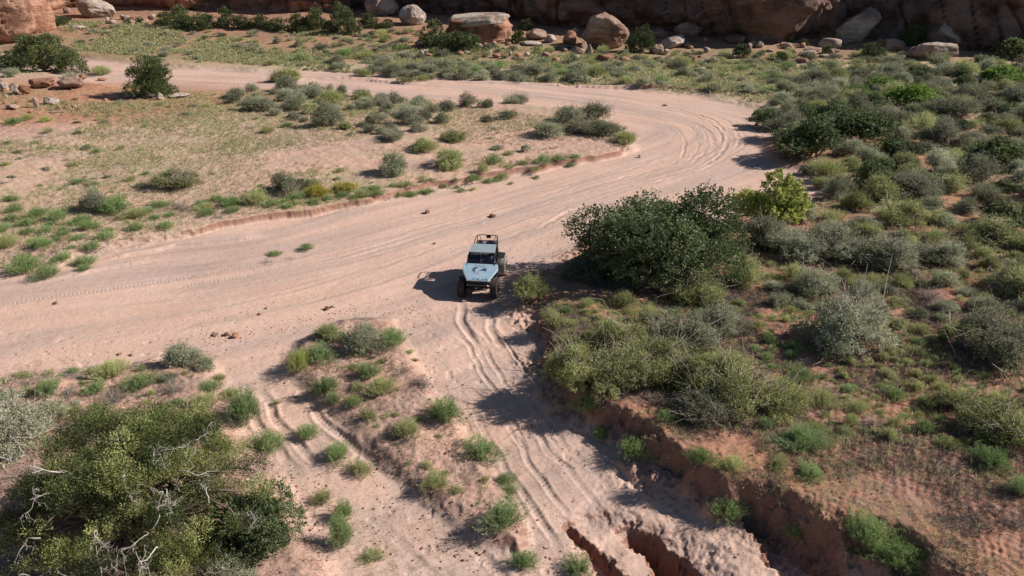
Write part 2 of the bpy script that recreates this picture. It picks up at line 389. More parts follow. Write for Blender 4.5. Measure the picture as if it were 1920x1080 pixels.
def ground_mat():
    m, n, l = new_mat('desert_sand')
    A = lambda s: nd(n, 'ShaderNodeAttribute', attribute_name=s).outputs['Fac']
    tc = nd(n, 'ShaderNodeTexCoord').outputs['Object']
    fl = nd(n, 'ShaderNodeAttribute', attribute_name='flow').outputs['Vector']
    n1 = noise(n, l, 0.25, 5, tc); n2 = noise(n, l, 3.0, 6, tc, 0.65); n3 = noise(n, l, 22.0, 5, tc, 0.7)
    mp = nd(n, 'ShaderNodeMapping'); mp.inputs['Scale'].default_value = (1.3, 0.10, 1); l.new(fl, mp.inputs[0])
    nf = noise(n, l, 1.0, 6, mp.outputs[0], 0.65)
    sand = ramp(n, l, nf, [(0.30, (0.47, 0.335, 0.265)), (0.5, (0.60, 0.410, 0.325)), (0.72, (0.67, 0.475, 0.385))])
    mq = nd(n, 'ShaderNodeMapping'); mq.inputs['Scale'].default_value = (0.42, 0.045, 1); mq.inputs['Location'].default_value = (7, 3, 0); l.new(fl, mq.inputs[0])
    nq = noise(n, l, 1.0, 5, mq.outputs[0], 0.6)
    sand = mixc(n, l, 0.45, sand, ramp(n, l, n1, [(0.35, (0.56, 0.360, 0.275)), (0.65, (0.65, 0.458, 0.37))]))
    # packed, silty grey lanes against loose peach sand, and damp darker stains
    grey = ramp(n, l, nf, [(0.35, (0.33, 0.255, 0.225)), (0.65, (0.48, 0.375, 0.33))])
    sand = mixc(n, l, math_(n, l, 'MULTIPLY', ramp(n, l, nq, [(0.42, (0, 0, 0)), (0.60, (1, 1, 1))]), 0.6), sand, grey)
    sand = mixc(n, l, math_(n, l, 'MULTIPLY', A('track'), 0.35), sand, (0.42, 0.33, 0.285))
    red = ramp(n, l, n2, [(0.3, (0.27, 0.125, 0.080)), (0.55, (0.42, 0.220, 0.145)), (0.8, (0.52, 0.31, 0.22))])
    c = mixc(n, l, A('red'), sand, red)
    # bare patches and speckle of small stones / crumbs
    sp = ramp(n, l, n3, [(0.36, (0.62, 0.58, 0.56)), (0.5, (1, 1, 1)), (0.68, (1.14, 1.12, 1.1))])
    c = mixc(n, l, 0.75, c, sp, 'MULTIPLY')
    gc = ramp(n, l, n2, [(0.3, (0.15, 0.19, 0.075)), (0.5, (0.28, 0.29, 0.135)), (0.72, (0.43, 0.385, 0.22))])
    gm = math_(n, l, 'MULTIPLY', A('grass'), ramp(n, l, noise(n, l, 1.6, 6, tc, 0.7), [(0.36, (0, 0, 0)), (0.6, (1, 1, 1))]), True)
    c = mixc(n, l, math_(n, l, 'MULTIPLY', gm, 0.85), c, gc)
    lc = ramp(n, l, n3, [(0.3, (0.10, 0.072, 0.06)), (0.55, (0.20, 0.15, 0.13)), (0.75, (0.33, 0.27, 0.24))])
    lm = math_(n, l, 'MULTIPLY', A('litter'), ramp(n, l, n2, [(0.38, (0, 0, 0)), (0.6, (1, 1, 1))]), True)
    c = mixc(n, l, math_(n, l, 'MULTIPLY', lm, 0.85), c, lc)
    # raw red clay where the banks are cut
    g = nd(n, 'ShaderNodeNewGeometry'); sx = nd(n, 'ShaderNodeSeparateXYZ'); l.new(g.outputs['True Normal'], sx.inputs[0])
    st = math_(n, l, 'SUBTRACT', 1.0, sx.outputs[2])
    cm = ramp(n, l, math_(n, l, 'ADD', st, math_(n, l, 'MULTIPLY', math_(n, l, 'SUBTRACT', n2, 0.5), 0.12)), [(0.08, (0, 0, 0)), (0.28, (1, 1, 1))])
    cm = math_(n, l, 'MULTIPLY', cm, A('cut'), True)
    clay = ramp(n, l, n3, [(0.3, (0.17, 0.088, 0.064)), (0.7, (0.36, 0.20, 0.145))])
    c = mixc(n, l, cm, c, clay)
    p = n.new('ShaderNodeBsdfPrincipled'); l.new(c, p.inputs['Base Color']); p.inputs['Roughness'].default_value = 0.95
    p.inputs['Specular IOR Level'].default_value = 0.1
    hs = math_(n, l, 'ADD', math_(n, l, 'MULTIPLY', n3, 0.5), math_(n, l, 'MULTIPLY', n2, 1.2))
    hs = math_(n, l, 'ADD', hs, math_(n, l, 'MULTIPLY', nf, 0.55))
    # wind and wheel ripples across the flow
    wv = n.new('ShaderNodeTexWave'); wv.inputs['Scale'].default_value = 1.4; wv.inputs['Distortion'].default_value = 5.0; wv.inputs['Detail'].default_value = 3
    mp2 = nd(n, 'ShaderNodeMapping'); mp2.inputs['Rotation'].default_value = (0, 0, 1.2); l.new(tc, mp2.inputs[0]); l.new(mp2.outputs[0], wv.inputs['Vector'])
    hs = math_(n, l, 'ADD', hs, math_(n, l, 'MULTIPLY', wv.outputs['Fac'], 0.22))
    bn = n.new('ShaderNodeBump'); bn.inputs['Strength'].default_value = 0.55; bn.inputs['Distance'].default_value = 0.055
    l.new(hs, bn.inputs['Height']); l.new(bn.outputs[0], p.inputs['Normal'])
    o = n.new('ShaderNodeOutputMaterial'); l.new(p.outputs[0], o.inputs[0])
    return m
build_ground()
# ================================================================== plants
RNG = np.random.default_rng(11)
def unit(v): return v / (np.linalg.norm(v, axis=1, keepdims=True) + 1e-9)
def leaves(pos, dirs, ln, wd, rng):
    """diamond leaves: one quad each, random roll"""
    n = len(pos); dirs = unit(dirs)
    r = rng.normal(size=(n, 3)); side = unit(np.cross(dirs, r))
    ln = np.broadcast_to(np.asarray(ln, float).reshape(-1, 1), (n, 1)); wd = np.broadcast_to(np.asarray(wd, float).reshape(-1, 1), (n, 1))
    a = pos; c = pos + dirs * ln; m = pos + dirs * ln * 0.45
    v = np.stack([a, m - side * wd * .5, c, m + side * wd * .5], 1).reshape(-1, 3)
    f = np.arange(n * 4).reshape(n, 4)
    return v, f
def tubes(lines, sides=4):
    """lines: list of (points (k,3), radii (k,)) -> one mesh of tapering tubes"""
    V = []; F = []; o = 0
    for pts, rr in lines:
        pts = np.asarray(pts, float); k = len(pts)
        t = np.gradient(pts, axis=0); t = unit(t)
        ref = np.array([0.13, 0.21, 0.97]) if abs(t[0, 2]) < .9 else np.array([1.0, .1, 0])
        s = unit(np.cross(t, ref)); b = np.cross(t, s)
        an = np.arange(sides) * 2 * np.pi / sides
        ring = pts[:, None, :] + (s[:, None, :] * np.cos(an)[None, :, None] + b[:, None, :] * np.sin(an)[None, :, None]) * np.asarray(rr, float)[:, None, None]
        V.append(ring.reshape(-1, 3))
        i = np.arange((k - 1) * sides).reshape(k - 1, sides); j = np.roll(i, -1, 1)
        F.append(np.stack([i, j, j + sides, i + sides], -1).reshape(-1, 4) + o); o += k * sides
    return np.concatenate(V), np.concatenate(F)
def crooked(a, b, r0, r1, k, jit, rng):
    a = np.asarray(a, float); b = np.asarray(b, float); t = np.linspace(0, 1, k)[:, None]
    L = np.linalg.norm(b - a); p = a + (b - a) * t
    w = np.cumsum(rng.normal(size=(k, 3)) * jit * L / k, 0); w -= t * w[-1]
    p = p + w; p[:, 2] += np.sin(t[:, 0] * np.pi) * L * 0.05
    return p, np.linspace(r0, r1, k)
def sphere_dirs(n, rng, zmin=-0.3):
    z = rng.uniform(zmin, 1, n); a = rng.uniform(0, 2 * np.pi, n); r = np.sqrt(1 - z * z)
    return np.stack([r * np.cos(a), r * np.sin(a), z], 1)
def lobed(rng, nl, rx, rz, lr=(0.2, 0.32), z0=0.0, flat=1.0):
    """clump centres and radii scattered over a dome"""
    d = sphere_dirs(nl, rng, 0.02); d[0] = (0, 0, 1)
    rr = rng.uniform(0.45, 1.0, nl)
    c = d * rr[:, None] * np.array([rx, rx, rz]) + np.array([0, 0, z0])
    R = rng.uniform(lr[0], lr[1], nl)
    c[:, 2] = np.maximum(c[:, 2], R * 0.7 + z0 * 0.6)
    return c, R
def sprig_foliage(rng, c, R, nsp, per, ln, wd, up=0.5, spl=0.14, zmin=-0.4, tl=0.22, spread=0.75):
    """leafy sprigs standing on the shells of the clumps"""
    wt = R ** 2 / (R ** 2).sum(); k = rng.choice(len(R), nsp, p=wt)
    d = sphere_dirs(nsp, rng, zmin)
    rad_ = R[k] * rng.uniform(0.55, 1.0, nsp) ** 0.5
    p = c[k] + d * rad_[:, None] * np.array([1, 1, 0.85])
    dr = unit(d + np.array([0, 0, up]) + rng.normal(size=(nsp, 3)) * .25)
    lt = rng.uniform(-tl, tl, len(R))[k] + rng.normal(size=nsp) * 0.10
    s = rng.uniform(0, 1, (nsp, per)); q = p[:, None, :] + dr[:, None, :] * (s * spl)[..., None]
    q = q + rng.normal(size=q.shape) * spl * 0.13
    ld = dr[:, None, :] + rng.normal(size=q.shape) * spread
    tt = np.repeat((0.5 + lt)[:, None], per, 1) + rng.normal(size=(nsp, per)) * 0.07 + (s - .5) * .12
    q = q.reshape(-1, 3); q[:, 2] = np.maximum(q[:, 2], 0.01)
    L = ln * rng.uniform(.7, 1.3, len(q)); W = wd * rng.uniform(.7, 1.3, len(q))
    v, f = leaves(q, ld.reshape(-1, 3), L, W, rng)
    return v, f, np.repeat(tt.ravel(), 4)

def m_sage(seed, lod):
    """unit-wide ragged shrub: leafy clumps of very uneven size on crooked grey stems, bare twigs between"""
    rng = np.random.default_rng(seed)
    nsp, per, ln, wd = ((720, 11, .046, .013), (380, 9, .060, .019), (150, 7, .095, .036), (1350, 13, .029, .0085))[lod]; fine = lod == 3; lod = 0 if fine else lod
    nl = int(rng.integers(8, 19)); c, R = lobed(rng, nl, .38, rng.uniform(.30, .46), (.07, .19))
    if fine: nl = int(rng.integers(20, 32)); c, R = lobed(rng, nl, .42, rng.uniform(.32, .46), (.045, .125))
    c[:, 0] *= rng.uniform(.8, 1.2); c[:, :2] += rng.normal(size=2) * .05
    k = rng.integers(0, nl, nl // 3); c[k, 2] *= rng.uniform(1.0, 1.35, len(k)); R[k] *= .8
    f1 = sprig_foliage(rng, c, R, int(nsp * .8), per, ln, wd, up=.6, spl=.07 if fine else .11, tl=.34)
    f2 = sprig_foliage(rng, c, R * 1.12, int(nsp * .2), per, ln, wd * .9, up=1.1, spl=.16 if fine else .23, zmin=.1, tl=.25)
    fol = (np.concatenate([f1[0], f2[0]]), np.concatenate([f1[1], f2[1] + len(f1[0])]), np.concatenate([f1[2], f2[2]]))
    L = []
    for i in range(nl):
        p, r = crooked((rng.normal() * .03, rng.normal() * .03, -.02), c[i] + (0, 0, R[i] * .3), .018, .006, 6, .35, rng); L.append((p, r))
        for j in range(6 if lod < 2 else 2):
            e = p[3] + rng.normal(size=3) * .19 + (0, 0, .10)
            L.append(crooked(p[2 + j % 3], e, .007, .002, 4, .4, rng))
    return fol, tubes(L, 3)
def m_broom(seed, lod, spread=.55, hh=.62):
    """upright green shrub of fine feathery stems fanned from one root"""
    rng = np.random.default_rng(seed)
    ns, per, ln, wd = ((300, 26, .055, .009), (170, 18, .075, .014), (70, 11, .11, .03), (420, 34, .040, .0065))[lod]; lod = lod % 3; hh *= rng.uniform(.8, 1.15)
    a = rng.uniform(0, 2 * np.pi, ns); q = rng.uniform(0, 1, ns) ** .6
    lop = rng.uniform(.75, 1.25, ns) * (1 + .35 * np.sin(a * 2 + rng.uniform(0, 6)) * rng.uniform(.3, 1)) + .2 * np.sin(a * 3 + rng.uniform(0, 6))
    tip = np.stack([np.cos(a) * q * .47 * lop, np.sin(a) * q * .47 * lop, hh * (np.sqrt(np.clip(1.05 - q * q * .85, 0.05, 2))) * rng.uniform(.72, 1.08, ns)], 1)
    root = np.stack([np.cos(a) * q * .14, np.sin(a) * q * .14, q * 0], 1)
    t = rng.uniform(.22, 1, (ns, per)) ** .8
    mid = tip * np.array([.75, .75, .35])
    B = ((1 - t) ** 2)[..., None] * root[:, None] + (2 * t * (1 - t))[..., None] * mid[:, None] + (t ** 2)[..., None] * tip[:, None]
    T = (2 * (1 - t))[..., None] * (mid - root)[:, None] + (2 * t)[..., None] * (tip - mid)[:, None]
    B = B + rng.normal(size=B.shape) * .016
    D = unit(T.reshape(-1, 3)) + rng.normal(size=(ns * per, 3)) * .38
    n = ns * per
    v, f = leaves(B.reshape(-1, 3), D, ln * rng.uniform(.7, 1.3, n), wd * rng.uniform(.7, 1.3, n), rng)
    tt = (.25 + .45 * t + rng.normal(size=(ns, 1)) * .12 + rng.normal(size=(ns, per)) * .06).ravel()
    L = []
    for i in range(0, ns, 6 if lod < 2 else 8):
        s = np.linspace(0, .7, 4)[:, None]
        p = (1 - s) ** 2 * root[i] + 2 * s * (1 - s) * mid[i] + s ** 2 * tip[i]; L.append((p - [0, 0, .01], np.linspace(.006, .002, 4)))
    return (v, f, np.repeat(tt, 4)), tubes(L, 3)
def m_dry(seed, lod):
    rng = np.random.default_rng(seed); L = []
    lod = lod % 3
    for i in range((46, 28, 14)[lod]):
        d = sphere_dirs(1, rng, .05)[0]; e = d * rng.uniform(.25, .5) * np.array([1, 1, .8])
        p, r = crooked((0, 0, 0), e, .009, .003, 5, .5, rng); L.append((p, r))
        for j in range((7, 5, 3)[lod]):
            q = p[rng.integers(1, 5)]; e2 = q + (d * .5 + rng.normal(size=3) * .6) * .2; e2[2] = max(e2[2], .01)
            L.append(crooked(q, e2, .004, .0018, 4, .5, rng))
    return None, tubes(L, 3)
def m_grass(seed, n=46):
    """bunchgrass tuft"""
    rng = np.random.default_rng(seed); a = rng.uniform(0, 2 * np.pi, n); q = rng.uniform(0, 1, n)
    base = np.stack([np.cos(a) * q * .18, np.sin(a) * q * .18, q * 0], 1)
    d = np.stack([np.cos(a) * q * .9, np.sin(a) * q * .9, np.ones(n)], 1)
    v, f = leaves(base, d, rng.uniform(.35, .75, n), .05, rng)
    return v, f, np.repeat(rng.uniform(.2, .8, n), 4)
def m_oak(seed, n, nl=26, rx=.42, rz=.40, z0=.12, ln=.017, wd=.012, per=12, lr=(.10, .18), zmin=-.5):
    """broad-leaved thicket: many leafy clumps over a dome, limbs to each"""
    rng = np.random.default_rng(seed); c, R = lobed(rng, nl, rx, rz, lr, z0)
    f1 = sprig_foliage(rng, c, R, n // per, per, ln, wd, up=.25, spl=.055, zmin=zmin, tl=.26, spread=1.1)
    L = []
    forks = [np.array([rng.normal() * .07, rng.normal() * .07, .10 + rng.uniform(0, .06)]) for _ in range(5)]
    for fk in forks: L.append(crooked((fk[0] * .4, fk[1] * .4, -.03), fk, .016, .011, 5, .25, rng))
    for i in range(nl):
        fk = forks[i % 5]; p, r = crooked(fk, c[i], .010, .003, 7, .3, rng); L.append((p, r))
        for j in range(4): L.append(crooked(p[3 + j % 3], c[i] + rng.normal(size=3) * R[i] * .6, .004, .0015, 4, .35, rng))
    return f1, tubes(L, 5)
def m_juniper(seed, n, lod=1, rx=.40, hh=.62, ln=.022, wd=.011, up=.9):
    """rounded cone of dense scaly sprays, clumped, on a short twisted trunk"""
    rng = np.random.default_rng(seed); nl = 34
    z = rng.uniform(.0, 1, nl) ** 1.15; a = rng.uniform(0, 2 * np.pi, nl)
    prof = np.sqrt(np.clip(1 - (z * .95) ** 2.2, .02, 1)) * rng.uniform(.35, .95, nl)
    c = np.stack([np.cos(a) * prof * rx, np.sin(a) * prof * rx, z * hh * .88 + .015], 1); R = rng.uniform(.07, .15, nl) * (1.15 - .4 * z)
    fol = sprig_foliage(rng, c, R, n // 10, 10, ln, wd, up=up, spl=.07, zmin=-.35, tl=.2, spread=.6)
    L = [crooked((0, 0, -.03), (rng.normal() * .03, rng.normal() * .03, hh * .75), .035, .008, 8, .2, rng)]
    tr = L[0][0]
    for i in range(nl): L.append(crooked(tr[min(6, int(c[i, 2] / hh * 6))], c[i], .011, .003, 5, .3, rng))
    return fol, tubes(L, 5)

M = {}
M['sage'] = leaf_mat('sage_leaf', [(0.0, (.16, .165, .095)), (.4, (.31, .33, .205)), (.7, (.46, .48, .33)), (1, (.60, .61, .46))], .35, .8, .15)
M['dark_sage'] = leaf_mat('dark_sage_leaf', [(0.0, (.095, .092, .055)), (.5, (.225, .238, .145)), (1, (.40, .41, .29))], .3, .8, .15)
M['olive'] = leaf_mat('olive_leaf', [(0.0, (.14, .15, .055)), (.45, (.30, .33, .13)), (.8, (.47, .49, .22)), (1, (.60, .60, .33))], .36, .75)
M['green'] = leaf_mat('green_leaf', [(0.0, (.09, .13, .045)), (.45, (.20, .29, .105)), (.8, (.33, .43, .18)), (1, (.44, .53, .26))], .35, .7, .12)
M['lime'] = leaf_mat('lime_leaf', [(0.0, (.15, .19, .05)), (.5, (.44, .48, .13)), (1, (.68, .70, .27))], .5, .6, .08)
M['willow'] = leaf_mat('willow_leaf', [(0.0, (0.068, 0.115, 0.027)), (.5, (0.155, 0.250, 0.047)), (1, (0.284, 0.405, 0.095))], .4, .6, .08)
M['oak'] = leaf_mat('oak_leaf', [(0.0, (.045, .060, .024)), (.5, (.12, .158, .064)), (.85, (.23, .275, .13)), (1, (.33, .37, .20))], .32, .62, .05)
M['juniper'] = leaf_mat('juniper_leaf', [(0.0, (0.042, 0.060, 0.024)), (.5, (0.102, 0.135, 0.051)), (1, (0.217, 0.247, 0.090))], .2, .7, .1)
M['juniper_sun'] = leaf_mat('juniper_olive_lit_shaded_leaf', [(0.0, (.022, .032, .012)), (.45, (.095, .128, .038)), (.78, (.29, .33, .10)), (1, (.52, .54, .20))], .22, .65, .02)  # olive leaf; near-black and yellow-green stops paint in shaded interior and sunlit tufts
M['yellow'] = leaf_mat('yellow_bloom', [(0.0, (.14, .14, .05)), (.5, (.33, .30, .07)), (1, (.62, .50, .07))], .3, .7)
M['straw'] = leaf_mat('straw_blade', [(0.0, (.36, .31, .17)), (.5, (.56, .50, .29)), (1, (.72, .64, .42))], .35, .8)
M['grassy'] = leaf_mat('grass_blade', [(0.0, (.20, .22, .10)), (.5, (.38, .385, .19)), (1, (.62, .56, .33))], .4, .75)
M['litter'] = leaf_mat('litter_stalk', [(0.0, (.07, .052, .045)), (.5, (.17, .135, .115)), (1, (.34, .29, .25))], .1, .9)
M['twig'] = plain('grey_twig', (.27, .22, .185), .9, var=.35, scale=9)
M['deadwood'] = plain('silver_deadwood', (.43, .39, .35), .85, var=.3, scale=4)
M['bark'] = plain('shaggy_bark', (.16, .115, .085), .95, var=.4, scale=7, bump=.4)
KIND = {  # builder, material, proper name, category, number of variants, phrase
    'sage': (m_sage, 'sage', 'sagebrush', 'shrub', 'silvery grey-green mounded sagebrush'),
    'dsage': (m_sage, 'dark_sage', 'dark_sagebrush', 'shrub', 'dark grey-green twiggy sagebrush'),
    'olive': (m_sage, 'olive', 'saltbush', 'shrub', 'olive green leafy saltbush'),
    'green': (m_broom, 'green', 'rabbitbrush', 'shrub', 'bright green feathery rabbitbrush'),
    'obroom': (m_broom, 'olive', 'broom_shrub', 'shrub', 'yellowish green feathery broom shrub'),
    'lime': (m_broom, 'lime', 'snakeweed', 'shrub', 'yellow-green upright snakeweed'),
    'yellow': (m_sage, 'yellow', 'flowering_rabbitbrush', 'shrub', 'shrub covered in yellow flower heads'),
    'willow': (m_oak, 'willow', 'willow_bush', 'bush', 'bright green leafy willow'),
    'dgreen': (m_oak, 'oak', 'oak_bush', 'bush', 'dark green leafy oak bush'),
    'dry': (m_dry, None, 'dead_brush', 'dead shrub', 'bare grey dead brush'),
}
LIB = {}
def variant(kind, lod, i):
    k = (kind, lod, i)
    if k in LIB: return LIB[k]
    fn, mt, nm, cat, ph = KIND[kind]; seed = 1000 * (sorted(KIND).index(kind) + 1) + lod * 100 + i
    if kind == 'dgreen': fol, st = m_oak(seed, (12000, 7000, 2600, 12000)[lod], 15, .38, .36, .06, (.03, .036, .055, .03)[lod], (.02, .024, .038, .02)[lod], per=10)
    elif kind == 'willow': fol, st = m_oak(seed, (14000, 9000, 3500, 14000)[lod], 14, .38, .36, .10, (.03, .035, .05, .03)[lod], (.016, .02, .03, .016)[lod])
    else: fol, st = fn(seed, lod)
    if lod != 2:
        fm = mesh_np(nm + '_foliage', fol[0], fol[1], fol[2], mats=[M[mt]]) if fol else None
        sm = mesh_np(nm + '_stems', st[0], st[1], mats=[M['twig']])
        LIB[k] = (fm, sm)
    else:
        if fol:
            v = np.concatenate([fol[0], st[0]]); f = np.concatenate([fol[1], st[1] + len(fol[0])])
            me = mesh_np(nm, v, f, np.concatenate([fol[2], np.zeros(len(st[0]))]), mats=[M[mt], M['twig']], mi=[0] * len(fol[1]) + [1] * len(st[1]))
        else: me = mesh_np(nm, st[0], st[1], mats=[M['twig']])
        LIB[k] = (me, None)
    return LIB[k]
PR = random.Random(3)
NV = (8, 8, 7, 6)
TAKEN = []
def plant(kind, x, y, z, wid, hf=1.0, label=None, group=None, rz=None):
    fn, mt, nm, cat, ph = KIND[kind]
    d = math.hypot(x, y); lod = 3 if wid * pxm(x, y, z) > 95 else 0 if wid * pxm(x, y, z) > 48 else (1 if wid * pxm(x, y, z) > 26 else 2)
    a, b = variant(kind, lod, PR.randrange(NV[lod]))
    sx = wid * PR.uniform(.92, 1.08); sy = wid * PR.uniform(.85, 1.05); sz = wid * hf * PR.uniform(.9, 1.1)
    rz = PR.uniform(0, 6.28) if rz is None else rz
    if lod != 2:
        o = bpy.data.objects.new(nm, None); C.objects.link(o); o.empty_display_size = .1
        if a: link('foliage', a, o)
        link('stem' if a else 'twigs', b, o)
    else: o = link(nm, a)
    o.location = (x, y, z - .03); o.scale = (sx, sy, sz); o.rotation_euler = (PR.uniform(-.06, .06), PR.uniform(-.06, .06), rz)
    tag(o, label, cat, group)
    TAKEN.append((x, y, wid))
    return o
LAND = []
ORD = ('nearest', 'second', 'third', 'fourth', 'fifth', 'sixth', 'seventh', 'eighth', 'ninth', 'tenth')
def landmark(name, px, py): LAND.append((name, *hit(px, py)[:2]))
PEND = []
def finish_labels():
    """each scattered plant is told apart by kind, size, the landmark nearest it, the side of it and its order outward"""
    G = {}
    for o, kd, x, y, w_ in PEND:
        nm, lx, ly = min(LAND, key=lambda q: (q[1] - x) ** 2 + (q[2] - y) ** 2)
        dx, dy = x - lx, y - ly
        side = ('right of' if dx > 0 else 'left of') if abs(dx) > abs(dy) else ('behind' if dy > 0 else 'in front of')
        G.setdefault((kd, side, nm), []).append((dx * dx + dy * dy, o, w_))
    for (kd, side, nm), L in G.items():
        L.sort(key=lambda t: t[0])
        for i, (d, o, w_) in enumerate(L):
            if i >= len(ORD): continue                       # too far out to count: keeps the label of its region
            o['label'] = f'{ORD[i] + " " if len(L) > 1 else ""}{SHORT[kd]} {side} the {nm}'
SHORT = {'dgreen': 'dark green oak bush', 'sage': 'silvery sagebrush', 'dsage': 'dark grey sagebrush', 'olive': 'olive saltbush', 'green': 'bright green rabbitbrush', 'obroom': 'yellowish broom shrub', 'dry': 'bare grey brush', 'lime': 'snakeweed', 'yellow': 'yellow shrub'}
def put(kind, px, py, wpx, hf=1.0, label=None, group=None):
    """plant whose foot stands at a pixel of the photograph and whose crown is wpx photo pixels wide"""
    x, y, z = hit(px, py - wpx * 0.12)
    return plant(kind, x, y, z, wpx / pxm(x, y, z + .3), hf, label, group)
# ================================================================== rock
def rock_mat(name, top, low, bands=1.0):
    """layered sandstone: bands by height, warped, with darker varnish patches"""
    m, n, l = new_mat(name)
    tc = nd(n, 'ShaderNodeTexCoord').outputs['Object']
    ge = nd(n, 'ShaderNodeNewGeometry')
    n1 = noise(n, l, .35, 5, ge.outputs['Position'], .6); n2 = noise(n, l, 2.2, 6, ge.outputs['Position'], .68); n3 = noise(n, l, 9.0, 4, ge.outputs['Position'], .7)
    mp = nd(n, 'ShaderNodeMapping'); mp.inputs['Scale'].default_value = (.35, .35, 1.9 * bands); mp.inputs['Rotation'].default_value = (.10, .16, 0); l.new(ge.outputs['Position'], mp.inputs[0])
    st = noise(n, l, 1.0, 6, mp.outputs[0], .6)
    c = ramp(n, l, math_(n, l, 'ADD', math_(n, l, 'MULTIPLY', st, .55), math_(n, l, 'MULTIPLY', n1, .5)), [(.36, low), (.50, tuple(a * .55 + b * .45 for a, b in zip(top, low))), (.60, top), (.78, tuple(min(1, a * 1.1) for a in top))])
    v = ramp(n, l, n1, [(.38, (.50, .42, .39)), (.52, (1, 1, 1))])
    c = mixc(n, l, .7, c, v, 'MULTIPLY')
    c = mixc(n, l, .5, c, ramp(n, l, n2, [(.32, (.66, .62, .6)), (.6, (1.08, 1.08, 1.08))]), 'MULTIPLY')
    p = n.new('ShaderNodeBsdfPrincipled'); l.new(c, p.inputs['Base Color']); p.inputs['Roughness'].default_value = .92; p.inputs['Specular IOR Level'].default_value = .15
    h = math_(n, l, 'ADD', math_(n, l, 'MULTIPLY', st, 1.6), math_(n, l, 'ADD', n2, math_(n, l, 'MULTIPLY', n3, .3)))
    bn = n.new('ShaderNodeBump'); bn.inputs['Strength'].default_value = 1.0; bn.inputs['Distance'].default_value = .34
    l.new(h, bn.inputs['Height']); l.new(bn.outputs[0], p.inputs['Normal'])
    o = n.new('ShaderNodeOutputMaterial'); l.new(p.outputs[0], o.inputs[0])
    return m
M['tan_rock'] = rock_mat('tan_sandstone', (.50, .37, .29), (.31, .175, .125), 1.0)
M['pale_rock'] = rock_mat('pale_sandstone', (.55, .46, .39), (.36, .27, .22), .7)
M['red_rock'] = rock_mat('red_sandstone', (.47, .26, .175), (.30, .145, .095), 1.0)
M['cliff_rock'] = rock_mat('cliff_sandstone', (.46, .265, .185), (.24, .13, .09), .45)
M['cliff_dark'] = rock_mat('shaded_cliff_sandstone', (.25, .165, .135), (.085, .056, .048), .40)  # cliff sandstone again, darkened in colour to carry the shade on the right wall
_ico = {}
def ico(sub):
    if sub not in _ico:
        bm = bmesh.new(); bmesh.ops.create_icosphere(bm, subdivisions=sub, radius=1)
        bm.verts.ensure_lookup_table()
        _ico[sub] = (np.array([v.co[:] for v in bm.verts]), np.array([[v.index for v in f.verts] for f in bm.faces])); bm.free()
    return _ico[sub]
def rock_mesh(name, seed, dims, mat, sub=4, cuts=9, rough=.10, cut=.72, strata=.018, shear=(0, 0), box=0.0):
    """block with random fracture planes, bedding grooves and noise; base at z=0"""
    rng = np.random.default_rng(seed); v0, f = ico(sub); v = v0.copy()
    if box > 0:
        e = 1 - box; q = np.abs(v); mx = q.max(1, keepdims=True); v = v * (1 - box) + v / mx * box * .85
    for i in range(cuts + (5 if sub >= 5 else 0)):
        nrm = unit(rng.normal(size=(1, 3)))[0]; dd = rng.uniform(min(cut, .66), .92)
        s = v @ nrm; over = np.clip(s - dd, 0, None); v -= over[:, None] * nrm * .92
    nn = fbm3(v0[:, 0] * 1.3 + seed, v0[:, 1] * 1.3, v0[:, 2] * 1.3, 4, seed) ; v += v0 * nn[:, None] * rough * 1.6
    n2 = fbm3(v0[:, 0] * 6 + seed, v0[:, 1] * 6, v0[:, 2] * 6, 3, seed + 5, .6); v += v0 * n2[:, None] * rough * .6
    v = v * (np.array(dims) / 2)
    zz = v[:, 2] + v[:, 0] * .12
    g = vn2(zz * 2.6 + seed, zz * 0 + .5, seed); hor = v.copy(); hor[:, 2] = 0
    v += unit(hor) * ((g - .5) * strata * min(dims[0], dims[1]))[:, None]
    v[:, 0] += v[:, 2] * shear[0]; v[:, 1] += v[:, 2] * shear[1]
    lo = v[:, 2].min(); v[:, 2] -= lo + dims[2] * .06
    return mesh_np(name, v, f, smooth=sub >= 4, mats=[M[mat]])
def boulder(px, py, wpx, hpx, mat, label, name='boulder', seed=1, depth=.8, rz=0.0, tilt=(0, 0), group=None, sub=4, **k):
    """py is where the boulder meets the ground in the photograph"""
    x, y, z = hit(px, py); s = pxm(x, y, z + .5)
    W = wpx / s; D = W * depth; up = CP  # a height h shows h*CP*s px tall, the top also shows depth*SP*s px
    dep = (CAM_H - z) / math.hypot(x, y); a = math.atan(dep)
    H = max(.25 * W if hpx > 12 else .15 * W, (hpx * 1.12 / s - D * .35 * math.sin(a)) / math.cos(a))
    o = link(name, rock_mesh(name, seed, (W, D, H * 1.08), mat, sub=sub, **k))
    o.location = (x, y + D * .35, z - .04 * H); o.rotation_euler = (tilt[0], tilt[1], rz)
    tag(o, label, 'rock' if name == 'rock' else 'boulder', group)
    TAKEN.append((x, y + D * .35, W * .9))
    return o
